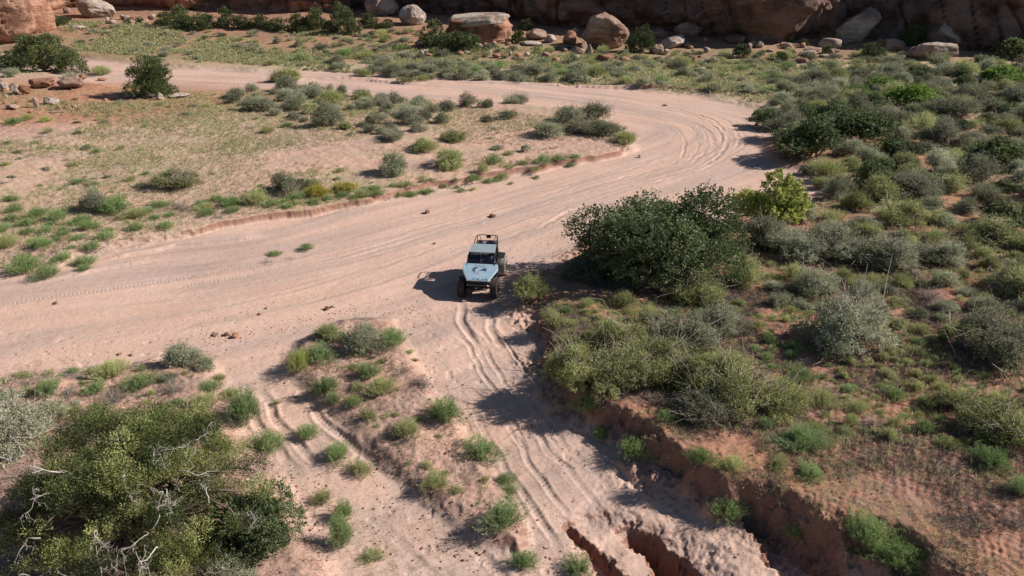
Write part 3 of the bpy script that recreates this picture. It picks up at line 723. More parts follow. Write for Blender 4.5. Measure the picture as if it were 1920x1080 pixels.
def cliff():
    """the canyon wall: a bulging face of layered sandstone with alcoves, seen from in front"""
    # foot line in plan, from far left to far right
    foot = [(-230, 60), (-150, 78), (-110, 88)] + [P(a, b - (16 if a > 650 else (8 if a > 100 else 0)), 2.0) for a, b in ((-60, 70), (10, 66), (70, 62), (98, 46), (120, 32), (200, 28), (290, 30), (345, 34), (420, 30), (500, 34),
           (560, 38), (640, 36), (700, 40), (780, 48), (900, 52), (1020, 66), (1120, 66), (1250, 72), (1400, 84), (1520, 84), (1620, 72), (1700, 80), (1830, 88), (1960, 92))] + [(112, 84), (150, 60), (200, 20)]
    foot = smooth_line(foot, 1); pts = np.array(foot)
    seg = np.hypot(*(pts[1:] - pts[:-1]).T); s = np.concatenate([[0], np.cumsum(seg)])
    u = np.arange(0, s[-1], .28); X = np.interp(u, s, pts[:, 0]); Y = np.interp(u, s, pts[:, 1])
    ker = np.ones(9) / 9; Y = np.convolve(np.pad(Y, 4, 'edge'), ker, 'valid')
    tx = np.gradient(X); ty = np.gradient(Y); L = np.hypot(tx, ty); nx, ny = ty / L, -tx / L          # towards the camera
    kk = np.ones(31) / 31; nx = np.convolve(np.pad(nx, 15, 'edge'), kk, 'valid'); ny = np.convolve(np.pad(ny, 15, 'edge'), kk, 'valid')
    zs = np.concatenate([np.arange(-2.5, 9, .22), np.arange(9, 17, .5)]); Z = zs[:, None] + 0 * u[None, :]
    U = u[None, :] + 0 * Z
    bul = fbm2(U * .045, Z * .09, 4, 301) * 4.2 + fbm2(U * .2, Z * .35, 4, 303, .55) * 1.1 + fbm2(U * .9, Z * 1.4, 3, 305) * .25
    warp = Z + fbm2(U * .07, Z * .1, 3, 307) * 2.2 + U * .03
    led = fbm2(warp * .6, U * .03, 4, 309, .5) * .7
    led = led + (np.floor(warp * .55 + fbm2(U * .3, Z * .3, 2, 321) * .6) % 3 - 1) * .55 * S((vn2(U * .06, Z * .08, 323) - .35) * 5)
    crack = -.9 * np.exp(-((vn2(U * .35 + Z * .15, Z * .06, 325) - .5) / .02) ** 2) + -1.1 * np.exp(-((vn2(U * .12, Z * .04, 311) - .5) / .025) ** 2)
    lean = -.16 * np.maximum(Z, 0) - .9 * S((Z - 9) / 6) * (Z - 9).clip(0)
    alc = -3.0 * np.exp(-((Z - 1.2) / 1.6) ** 2) * S((vn2(U * .035, Z * 0, 313) - .42) * 6)           # undercut alcoves
    off = bul + led + crack + lean + alc
    VX = X[None, :] + nx[None, :] * off; VY = Y[None, :] + ny[None, :] * off
    top = np.stack([X + nx * -40, Y + ny * -40, u * 0 + 16], 1)
    v = np.stack([VX, VY, Z], -1).reshape(-1, 3); v = np.concatenate([v, top])
    n, mc = Z.shape; idx = np.arange((n + 1) * mc).reshape(n + 1, mc)
    f = np.stack([idx[:-1, :-1], idx[:-1, 1:], idx[1:, 1:], idx[1:, :-1]], -1).reshape(-1, 4)
    # bright orange wall on the left, right wall with its shade put into a darker stone colour
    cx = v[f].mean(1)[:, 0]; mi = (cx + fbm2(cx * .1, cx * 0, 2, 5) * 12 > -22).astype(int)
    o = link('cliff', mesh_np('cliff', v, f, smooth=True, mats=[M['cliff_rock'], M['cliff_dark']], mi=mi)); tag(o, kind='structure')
cliff()
# ================================================================== boulders and rocks
boulder(48, 62, 96, 78, 'red_rock', 'huge smooth orange sandstone buttress at the far left foot of the cliff', seed=3, depth=.9, cuts=7, cut=.8, rough=.07, sub=5, box=.5)
boulder(170, 34, 74, 32, 'pale_rock', 'long cream boulder leaning against the orange cliff at the left', seed=12, depth=.7, tilt=(0, .22), cuts=8, sub=5)
boulder(141, 55, 30, 7, 'pale_rock', 'flat pale slab lying in the grass right of the orange buttress', 'rock', seed=15)
boulder(124, 26, 15, 12, 'pale_rock', 'small cream block beside the long cream boulder', 'rock', seed=16)
boulder(710, 30, 62, 38, 'pale_rock', 'rounded cream boulder peeping out behind the juniper row', seed=21, cuts=5, cut=.85, sub=5, tilt=(0, .2))
boulder(772, 48, 52, 34, 'pale_rock', 'round grey-topped boulder left of the tilted slab block', seed=22, cuts=5, cut=.85, sub=5)
SLAB = boulder(900, 82, 140, 58, 'red_rock', 'large slab-topped sandstone block with a flat pale cap and red broken face', seed=25, depth=.55, cuts=12, cut=.78, box=.8, rough=.06, shear=(.05, -.15), sub=5, strata=.05, tilt=(0, -.03))
_w = 128 / pxm(SLAB.location.x, SLAB.location.y, 3.5); _c = link('cap', rock_mesh('slab_cap', 26, (_w * 1.04, _w * .58, 1.7), 'pale_rock', sub=5, cuts=9, cut=.8, box=.75, rough=.06), SLAB)
_c.location = (.15, -.5, max(v.co.z for v in SLAB.data.vertices) - 1.15); _c.rotation_euler = (rad(4), rad(-4), 0)
boulder(1132, 94, 96, 66, 'tan_rock', 'biggest round layered boulder, standing behind the far green flat', seed=31, depth=.8, cuts=10, box=.35, cut=.80, rough=.09, shear=(0, -.25), sub=5, strata=.04, tilt=(0, .05))
boulder(1290, 70, 58, 27, 'tan_rock', 'tan boulder with a ridge top right of the biggest round boulder', seed=33, sub=5, tilt=(0, .12))
boulder(1234, 72, 42, 16, 'pale_rock', 'pale loaf-shaped boulder between juniper and ridge-topped boulder', seed=34, sub=5)
boulder(1262, 92, 62, 22, 'pale_rock', 'grey tilted slab propped below the loaf-shaped boulder', seed=35, sub=5, tilt=(0, -.28), box=.5)
boulder(1232, 102, 26, 18, 'tan_rock', 'grey wedge block standing under the tilted slab', 'rock', seed=36, box=.6)
boulder(1608, 82, 84, 66, 'pale_rock', 'wedge-shaped pointed boulder in front of the cracked cliff', seed=44, cuts=14, cut=.6, shear=(.45, -.1), box=.5, sub=5)
boulder(1795, 92, 112, 44, 'pale_rock', 'long grey boulder sloping down to the right below the dark cliff', seed=43, depth=.6, tilt=(0, .26), sub=5, box=.3)
boulder(1752, 114, 104, 32, 'pale_rock', 'grey flat-topped block lying in front of the sloping long boulder', seed=45, depth=.5, box=.6, sub=5)
boulder(1858, 92, 30, 24, 'tan_rock', 'small dark rounded boulder right of the sloping long boulder', seed=46)
RR = random.Random(8)
boulder(1560, 92, 46, 20, 'pale_rock', 'low pale slab at the left foot of the wedge-shaped boulder', seed=51, box=.5)
boulder(1680, 96, 44, 22, 'pale_rock', 'grey block between the wedge-shaped boulder and the flat-topped block', seed=52, box=.4)
boulder(1380, 82, 40, 18, 'tan_rock', 'brown block half in shade at the foot of the dark cliff', seed=53, box=.4)
boulder(1005, 76, 40, 20, 'tan_rock', 'tan block between the slab-topped block and the biggest round boulder', seed=54, box=.4)
for i, (px, py, w_, h_, mt) in enumerate([(843, 64, 22, 14, 'red_rock'), (792, 88, 28, 10, 'tan_rock'), (897, 92, 16, 12, 'pale_rock'), (910, 90, 12, 10, 'pale_rock'), (927, 88, 16, 10, 'tan_rock'),
        (958, 80, 12, 6, 'red_rock'), (995, 86, 44, 9, 'pale_rock'), (1034, 80, 24, 15, 'pale_rock'), (1068, 84, 30, 26, 'red_rock'), (1078, 66, 18, 14, 'tan_rock'), (1095, 98, 16, 20, 'tan_rock'),
        (1058, 98, 14, 8, 'tan_rock'), (1085, 100, 26, 12, 'tan_rock'), (1105, 102, 14, 22, 'tan_rock'), (1138, 116, 38, 14, 'red_rock'), (1172, 116, 26, 10, 'red_rock'), (1250, 100, 14, 8, 'pale_rock'),
        (1300, 78, 16, 9, 'red_rock'), (1322, 82, 12, 12, 'red_rock'), (1412, 88, 14, 12, 'tan_rock'), (1425, 90, 18, 12, 'pale_rock'), (1446, 98, 16, 6, 'pale_rock'), (1478, 92, 22, 12, 'tan_rock'),
        (1520, 104, 34, 9, 'pale_rock'), (1548, 108, 24, 6, 'pale_rock'), (1508, 118, 26, 9, 'tan_rock'), (1530, 96, 40, 6, 'tan_rock'), (1565, 98, 30, 7, 'pale_rock'), (1590, 82, 30, 10, 'tan_rock'),
        (1655, 84, 20, 14, 'red_rock'), (1470, 104, 14, 7, 'pale_rock'), (1490, 100, 14, 7, 'pale_rock'), (1015, 66, 22, 8, 'tan_rock'), (1545, 84, 26, 8, 'tan_rock')]):
    boulder(px, py, w_, h_, mt, 'loose broken sandstone block in the rubble at the foot of the cliff', 'rock', seed=60 + i, sub=3, cuts=12, cut=.62, box=.35, rough=.05, rz=RR.uniform(0, 3), group='sandstone rubble at the cliff foot', depth=.9)
for i in range(80):
    px = RR.choice([RR.uniform(970, 1110), RR.uniform(1400, 1620), RR.uniform(1280, 1340), RR.uniform(200, 320), RR.uniform(780, 960)]); py = RR.uniform(78, 118) if px > 700 else RR.uniform(36, 48)
    if 1100 < px < 1180: continue
    boulder(px, py, RR.uniform(7, 22), RR.uniform(4, 11), RR.choice(['tan_rock', 'pale_rock', 'red_rock']), 'loose broken sandstone block in the rubble at the foot of the cliff', 'rock', seed=120 + i % 12, sub=2, cuts=12, cut=.6, rz=RR.uniform(0, 3), group='sandstone rubble at the cliff foot')
# outcrop on the left
for i, (px, py, w_, h_, mt, lab) in enumerate([
        (130, 168, 62, 26, 'tan_rock', 'broken pale ledge block below the big left juniper'), (75, 166, 52, 20, 'red_rock', 'smooth orange slab left of the broken ledge block'),
        (8, 172, 16, 22, 'pale_rock', 'upright cream stone at the left edge of the outcrop'), (26, 176, 18, 18, 'pale_rock', 'round cream stone in the outcrop beside the upright one'),
        (44, 178, 22, 18, 'red_rock', 'orange tilted block in the left outcrop'), (68, 202, 10, 20, 'pale_rock', 'thin upright cream stone standing below the outcrop'),
        (92, 198, 28, 14, 'pale_rock', 'bright cream stone right of the thin upright stone'), (20, 206, 26, 10, 'tan_rock', 'low tan stone under the left outcrop'),
        (280, 184, 34, 10, 'pale_rock', 'flat cream slab at the foot of the round dark juniper'), (298, 188, 14, 14, 'pale_rock', 'upright cream flake beside the slab under the round juniper'),
        (330, 184, 44, 8, 'pale_rock', 'low cream ledge right of the round dark juniper'), (188, 152, 18, 6, 'red_rock', 'small dark red stone left of the round juniper'),
        (105, 212, 30, 5, 'tan_rock', 'flat tan slab in the grass below the outcrop'), (244, 184, 30, 6, 'tan_rock', 'thin tan slab left of the juniper slabs'), (155, 150, 16, 10, 'red_rock', 'jagged red stone on top of the outcrop')]):
    boulder(px, py, w_, h_, mt, lab, 'rock', seed=200 + i, sub=4, cuts=12, cut=.6, rough=.12, rz=RR.uniform(-.5, .5))
for i in range(26):
    boulder(RR.uniform(0, 240), RR.uniform(158, 212), RR.uniform(5, 13), RR.uniform(4, 8), RR.choice(['red_rock', 'pale_rock', 'tan_rock', 'red_rock']), 'small stone scattered over the orange outcrop at the left', 'rock', seed=230 + i % 10, sub=2, cuts=12, cut=.6, rz=RR.uniform(0, 3), group='small stones on the left outcrop')
# stones on the wash
for px, py, w_, h_, mt, lab in [(801, 401, 14, 8, 'red_rock', 'reddish stone lying on the wash above and left of the buggy'), (924, 408, 16, 6, 'red_rock', 'flat reddish stone on the wash straight behind the buggy'),
        (440, 634, 17, 10, 'red_rock', 'largest dark red stone on the sand left of the island shrubs'), (424, 630, 13, 7, 'red_rock', 'red stone just left of the largest dark red one'),
        (402, 630, 14, 5, 'tan_rock', 'flat tan stone at the left end of the little stone group'), (612, 582, 14, 8, 'red_rock', 'red stone above the island shrubs by the buggy shadow'),
        (622, 578, 10, 5, 'tan_rock', 'tan stone touching the red one above the island shrubs'), (103, 570, 12, 5, 'pale_rock', 'lone pale stone on the smooth wash at the left'),
        (500, 579, 8, 4, 'pale_rock', 'tiny pale stone in the middle of the wash'), (486, 592, 10, 5, 'red_rock', 'small reddish stone just below the tiny pale one'),
        (1248, 199, 10, 4, 'red_rock', 'dark stone on the far bend of the wash'), (1200, 296, 8, 6, 'pale_rock', 'white stone on the sand beside the point of the flat'),
        (815, 458, 7, 4, 'red_rock', 'small dark stone on the wash left of the buggy roof'), (224, 666, 10, 5, 'red_rock', 'reddish stone above the foreground mound'), (244, 668, 12, 4, 'tan_rock', 'flat tan stone above the foreground mound')]:
    boulder(px, py, w_, h_, mt, lab, 'rock', seed=int(px), sub=3, cuts=12, cut=.6, rz=RR.uniform(0, 3))
def pebbles(name, label, region, n, smin, smax, seed, zt=None, mats=('red_rock', 'tan_rock'), power=2.0):
    """many small stones in one mesh"""
    rng = np.random.default_rng(seed); bx = rng.choice(len(region), n); V = []; F = []; MI = []
    px = np.array([rng.normal(region[i][0], region[i][2]) for i in bx]); py = np.array([rng.normal(region[i][1], region[i][3]) for i in bx])
    ok = (py > 120) & (py < 1150); px, py = px[ok], py[ok]; n = len(px)
    q = np.array([P(a, b, -.1) for a, b in zip(px, py)]); z = terrain(q[:, 0], q[:, 1])
    vb, fb = ico(1)
    sz = smin + (smax - smin) * rng.uniform(0, 1, n) ** power * 1.0
    k = len(vb); dim = rng.uniform(.5, 1, (n, 1, 3)) * np.array([1, 1, .6])
    jit = rng.normal(size=(n, k, 3)) * .22
    a = rng.uniform(0, 6.28, n); v = (vb[None] + jit) * dim * sz[:, None, None]
    ca, sa = np.cos(a)[:, None], np.sin(a)[:, None]
    v = np.stack([v[..., 0] * ca - v[..., 1] * sa, v[..., 0] * sa + v[..., 1] * ca, v[..., 2]], -1)
    v = v + np.stack([q[:, 0], q[:, 1], z + sz * .15], 1)[:, None, :]
    f = fb[None] + (np.arange(n) * k)[:, None, None]
    mi = np.repeat(rng.integers(0, len(mats), n), len(fb))
    o = link(name, mesh_np(name, v.reshape(-1, 3), f.reshape(-1, 3), mats=[M[m_] for m_ in mats], mi=mi)); tag(o, label, 'gravel', kind='stuff')
pebbles('gravel', 'small reddish stones and clods strewn along the edge of the wash', [(640, 590, 90, 16), (560, 610, 100, 16), (430, 630, 50, 14), (1040, 480, 60, 22), (1100, 440, 60, 20), (960, 530, 30, 20), (300, 655, 160, 12), (760, 590, 50, 14)],
        1500, .008, .045, 5)
pebbles('dirt_clods', 'crumbled red dirt clods on the low sandy island and banks', [(760, 760, 70, 90), (820, 880, 70, 70), (680, 700, 70, 40), (1060, 660, 30, 70), (1250, 800, 90, 60), (1500, 900, 150, 90), (1450, 960, 100, 40), (900, 980, 90, 50), (560, 960, 40, 60), (1150, 560, 80, 30)],
        3800, .01, .06, 6, mats=('red_rock', 'red_rock', 'tan_rock'), power=3)
pebbles('sand_crumbs', 'small crumbs of dark sand scattered over the open wash floor', [(900, 420, 200, 30), (600, 500, 250, 40), (200, 580, 200, 50), (1200, 340, 100, 30), (720, 960, 90, 80), (1000, 760, 60, 90), (1250, 200, 200, 18)],
        900, .008, .035, 7, power=3)

# ================================================================== trees
def tree(name, px, py, wpx, hf, fm, mat, label, cat='tree', group=None, seed=1, trunk='bark', sy=1.0, rz=0.0, deadwood=None):
    x, y, z = hit(px, py); w_ = wpx / pxm(x, y, z + 1.2)
    fol, st = fm(seed)
    o = bpy.data.objects.new(name, None); C.objects.link(o); o.empty_display_size = .3
    link('crown', mesh_np(name + '_crown', fol[0], fol[1], fol[2], mats=[M[mat]]), o)
    link('trunk', mesh_np(name + '_trunk', st[0], st[1], smooth=True, mats=[M[trunk]]), o)
    o.location = (x, y, z - .05); o.scale = (w_, w_ * sy, w_ * hf); o.rotation_euler = (0, 0, rz)
    tag(o, label, cat, group); TAKEN.append((x, y, w_ * .9)); return o
# the big oak thicket right of the buggy, and the dark shrub in its shade
tree('gambel_oak', 1222, 510, 375, .88, lambda s: m_oak(s, 66000, 40, .42, .37, .06, .0135, .0105, lr=(.06, .16)), 'oak', 'big dark green oak thicket right of the buggy', seed=71, sy=.72)
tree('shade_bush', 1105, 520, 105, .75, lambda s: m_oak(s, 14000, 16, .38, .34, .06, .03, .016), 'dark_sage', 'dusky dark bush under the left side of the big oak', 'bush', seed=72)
tree('young_cottonwood', 1446, 425, 165, .98, lambda s: m_oak(s, 12000, 20, .36, .42, .14, .032, .026, lr=(.10, .17)), 'lime', 'bright yellow-green young cottonwood rising behind the big oak', seed=73, sy=.6)
tree('gambel_oak', 1520, 292, 150, .85, lambda s: m_oak(s, 16000, 18, .40, .34, .08, .024, .018), 'oak', 'leftmost dark oak bush on the bank by the bend, overhanging the sand', 'bush', seed=74)
tree('gambel_oak', 1610, 268, 180, .62, lambda s: m_oak(s, 20000, 22, .40, .34, .08, .022, .016), 'oak', 'wide oak bush right behind the leftmost one at the bend', 'bush', seed=75)
tree('gambel_oak', 1560, 235, 130, .75, lambda s: m_oak(s, 13000, 18, .40, .34, .08, .024, .017), 'oak', 'rearmost oak bush of the clump at the bend', 'bush', seed=76)
for i, (px, py, w_, lab) in enumerate([(1700, 196, 115, 'brightest green willow bush in the middle of the right-hand thicket'), (1655, 168, 80, 'dark-centred willow bush just behind the brightest one'),
        (1612, 180, 70, 'olive-tinted willow bush left of the brightest one'), (1885, 160, 110, 'vivid green willow bush near the right edge of the photo'), (1750, 190, 70, 'willow bush right of the brightest green one')]):
    tree('willow_bush', px, py, w_, .62, lambda s: m_oak(s, 9000, 16, .38, .36, .06, .036, .02), 'willow', lab, 'bush', seed=81 + i)
for i, (px, py, w_, hf) in enumerate([(1905, 110, 90, .8), (1915, 75, 90, .9), (1840, 125, 70, .6), (1880, 200, 60, .6)]):
    tree('gambel_oak', px, py, w_, hf, lambda s: m_oak(s, 8000, 16, .40, .34, .08, .034, .022), 'oak', 'dark oak bush at the upper right edge of the thicket', 'bush', seed=91 + i, group='dark oaks at the upper right edge')
# junipers of the middle distance and the cliff foot
JN = [(85, 135, 150, .72, 'big broad juniper at the left above the rock outcrop'), (22, 128, 80, .62, 'juniper cut by the left edge beside the big broad one'),
      (285, 178, 112, .98, 'round dense juniper standing alone on the sand spit'), (112, 46, 52, .5, 'low juniper right of the orange buttress'), (244, 42, 26, .6, 'small round juniper below the dark alcove'), (263, 44, 20, 1.0, 'narrow little juniper beside the small round one'),
      (818, 88, 78, .95, 'tall juniper left of the slab-topped block'), (868, 97, 92, .62, 'low dark juniper in front of the slab-topped block'), (972, 80, 32, 1.1, 'narrow juniper right of the slab-topped block'), (988, 56, 34, .9, 'juniper behind the narrow one by the slab-topped block'),
      (1200, 98, 58, 1.35, 'tall dark juniper hugging the biggest round boulder'), (1412, 74, 56, .95, 'loose-crowned juniper in front of the shaded cliff'), (1476, 78, 28, 1.2, 'thin juniper right of the loose-crowned one'),
      (1390, 108, 44, .85, 'dense low juniper below the loose-crowned one'), (1464, 116, 34, .9, 'small leaning juniper with a bare trunk'), (1506, 84, 24, .7, 'little juniper in the rubble left of the wedge boulder'),
      (1552, 100, 30, .75, 'bushy juniper in the rubble below the wedge boulder'), (1636, 110, 52, .92, 'juniper at the foot of the wedge-shaped boulder'), (1712, 84, 62, .95, 'dark spiky juniper between wedge boulder and sloping boulder'), (1812, 60, 20, .6, 'tiny juniper on the dark cliff ledge')]
for i, (px, py, w_, hf, lab) in enumerate(JN):
    n_ = 22000 if w_ > 95 else (9000 if w_ > 45 else 4500); k_ = 1.0 if w_ > 95 else (1.5 if w_ > 45 else 2.2)
    tree('juniper', px, py, w_, hf, lambda s: m_juniper(s, n_, ln=.024 * k_, wd=.012 * k_), 'juniper', lab, seed=300 + i, sy=.85)
for i, (px, py, w_, hf) in enumerate([(312, 50, 46, .9), (345, 54, 52, .8), (378, 56, 48, 1.0), (392, 50, 40, .9), (428, 52, 44, 1.35), (455, 54, 50, .8), (490, 52, 54, .7), (520, 56, 50, .7), (560, 58, 52, .95), (590, 56, 56, 1.1),
        (620, 62, 44, .8), (652, 64, 56, 1.2), (690, 52, 50, .8), (725, 52, 40, .7), (640, 46, 50, 1.2), (340, 44, 50, 1.0)]):
    tree('juniper', px, py, w_, hf, lambda s: m_juniper(s, 7000, ln=.038, wd=.019), 'juniper', 'dark juniper in the dense row below the orange cliff', seed=330 + i, sy=.85, group='juniper row at the foot of the orange cliff')

def big_juniper():
    """the old half-dead juniper in the foreground: olive sprays in tufts, silver twisted branches breaking through"""
    rng = np.random.default_rng(77)
    x, y, z = P(245, 1020, -.3)[0], P(245, 1020, -.3)[1], 0; z = hz(x, y)
    o = bpy.data.objects.new('old_juniper', None); C.objects.link(o); o.location = (x, y, z - .05)
    nl = 270
    zz = rng.uniform(.02, 1, nl) ** .8; a = rng.uniform(0, 2 * np.pi, nl)
    prof = np.sqrt(np.clip(1 - (zz * .93) ** 2.0, .03, 1)) * rng.uniform(.45, 1.08, nl)
    RX, RY, HH = 3.85, 3.1, 3.7
    c = np.stack([np.cos(a) * prof * RX, np.sin(a) * prof * RY, zz * HH * .9 + .15], 1)
    R = rng.uniform(.10, .30, nl)
    keep = ~((c[:, 0] < -1.3) & (c[:, 2] > 1.5 + (c[:, 0] + 3.3) * .4)); c = c[keep]; R = R[keep]; nl = len(R)
    d_ = sprig_foliage(rng, c, R, 15000, 15, .065, .019, up=1.0, spl=.34, zmin=-.3, tl=.42, spread=.55)
    link('crown', mesh_np('old_juniper_crown', d_[0], d_[1], d_[2], mats=[M['juniper_sun']]), o)
    L = []; tr = crooked((0, 0, -.1), (.25, .15, HH * .85), .26, .07, 9, .12, rng); L.append(tr)
    for i in range(nl): L.append(crooked(tr[0][min(7, 1 + int(c[i, 2] / HH * 7))], c[i], .06, .018, 7, .3, rng))
    tv, tf = tubes(L, 6); link('trunk', mesh_np('old_juniper_trunk', tv, tf, smooth=True, mats=[M['bark']]), o)
    # dead branches: twisted silver limbs that fork, mostly on the top and the sunny camera side
    D = []
    def grow(p, d, ln, r, dep):
        k = 7; q = [p]; dd = d.copy()
        for i in range(k):
            dd = unit((dd + rng.normal(size=3) * .36 + np.array([0, 0, -.04 if dep else .02]))[None])[0]; q.append(q[-1] + dd * ln / k)
        q = np.array(q); D.append((q, np.linspace(r, r * .28, k + 1)))
        if dep < 3:
            for j in range(int(rng.integers(2, 5))):
                i = int(rng.integers(2, k + 1)); nd_ = unit((dd + rng.normal(size=3) * .75)[None])[0]
                grow(q[i], nd_, ln * rng.uniform(.4, .62), max(r * .48, .004), dep + 1)
    for k in range(30):
        an = rng.uniform(-2.9, .5); zz_ = rng.uniform(.25, .97); rr_ = math.sqrt(max(.03, 1 - (zz_ * .93) ** 2)) * 1.0
        if math.cos(an) < -.3 and zz_ > .6 and k % 3: zz_ *= .6
        p0 = np.array([math.cos(an) * rr_ * RX, math.sin(an) * rr_ * RY, zz_ * HH * .92 + .25])
        if k == 0: p0 = np.array([.35, .1, HH + .05])
        dv_ = unit(np.array([[math.cos(an + rng.normal() * .7) * .8, math.sin(an + rng.normal() * .7) * .6, rng.uniform(-.1, .7)]]))[0]
        if k == 0: dv_ = np.array([.3, -.2, .9])
        grow(p0 - dv_ * .25, dv_, rng.uniform(.7, 1.4), rng.uniform(.014, .026), 0)
    dv, df = tubes(D, 4); link('dead_branches', mesh_np('old_juniper_deadwood', dv, df, smooth=True, mats=[M['deadwood']]), o)
    tag(o, 'old half-dead juniper in the foreground with silver twisted branches among olive foliage', 'tree')
    TAKEN.append((x, y, 5.4))
big_juniper()
tree('leafy_bush', 478, 1020, 200, 1.15, lambda s: m_oak(s, 36000, 24, .38, .38, .05, .020, .012), 'oak', 'dense dark green leafy bush against the right side of the old juniper', 'bush', seed=78)

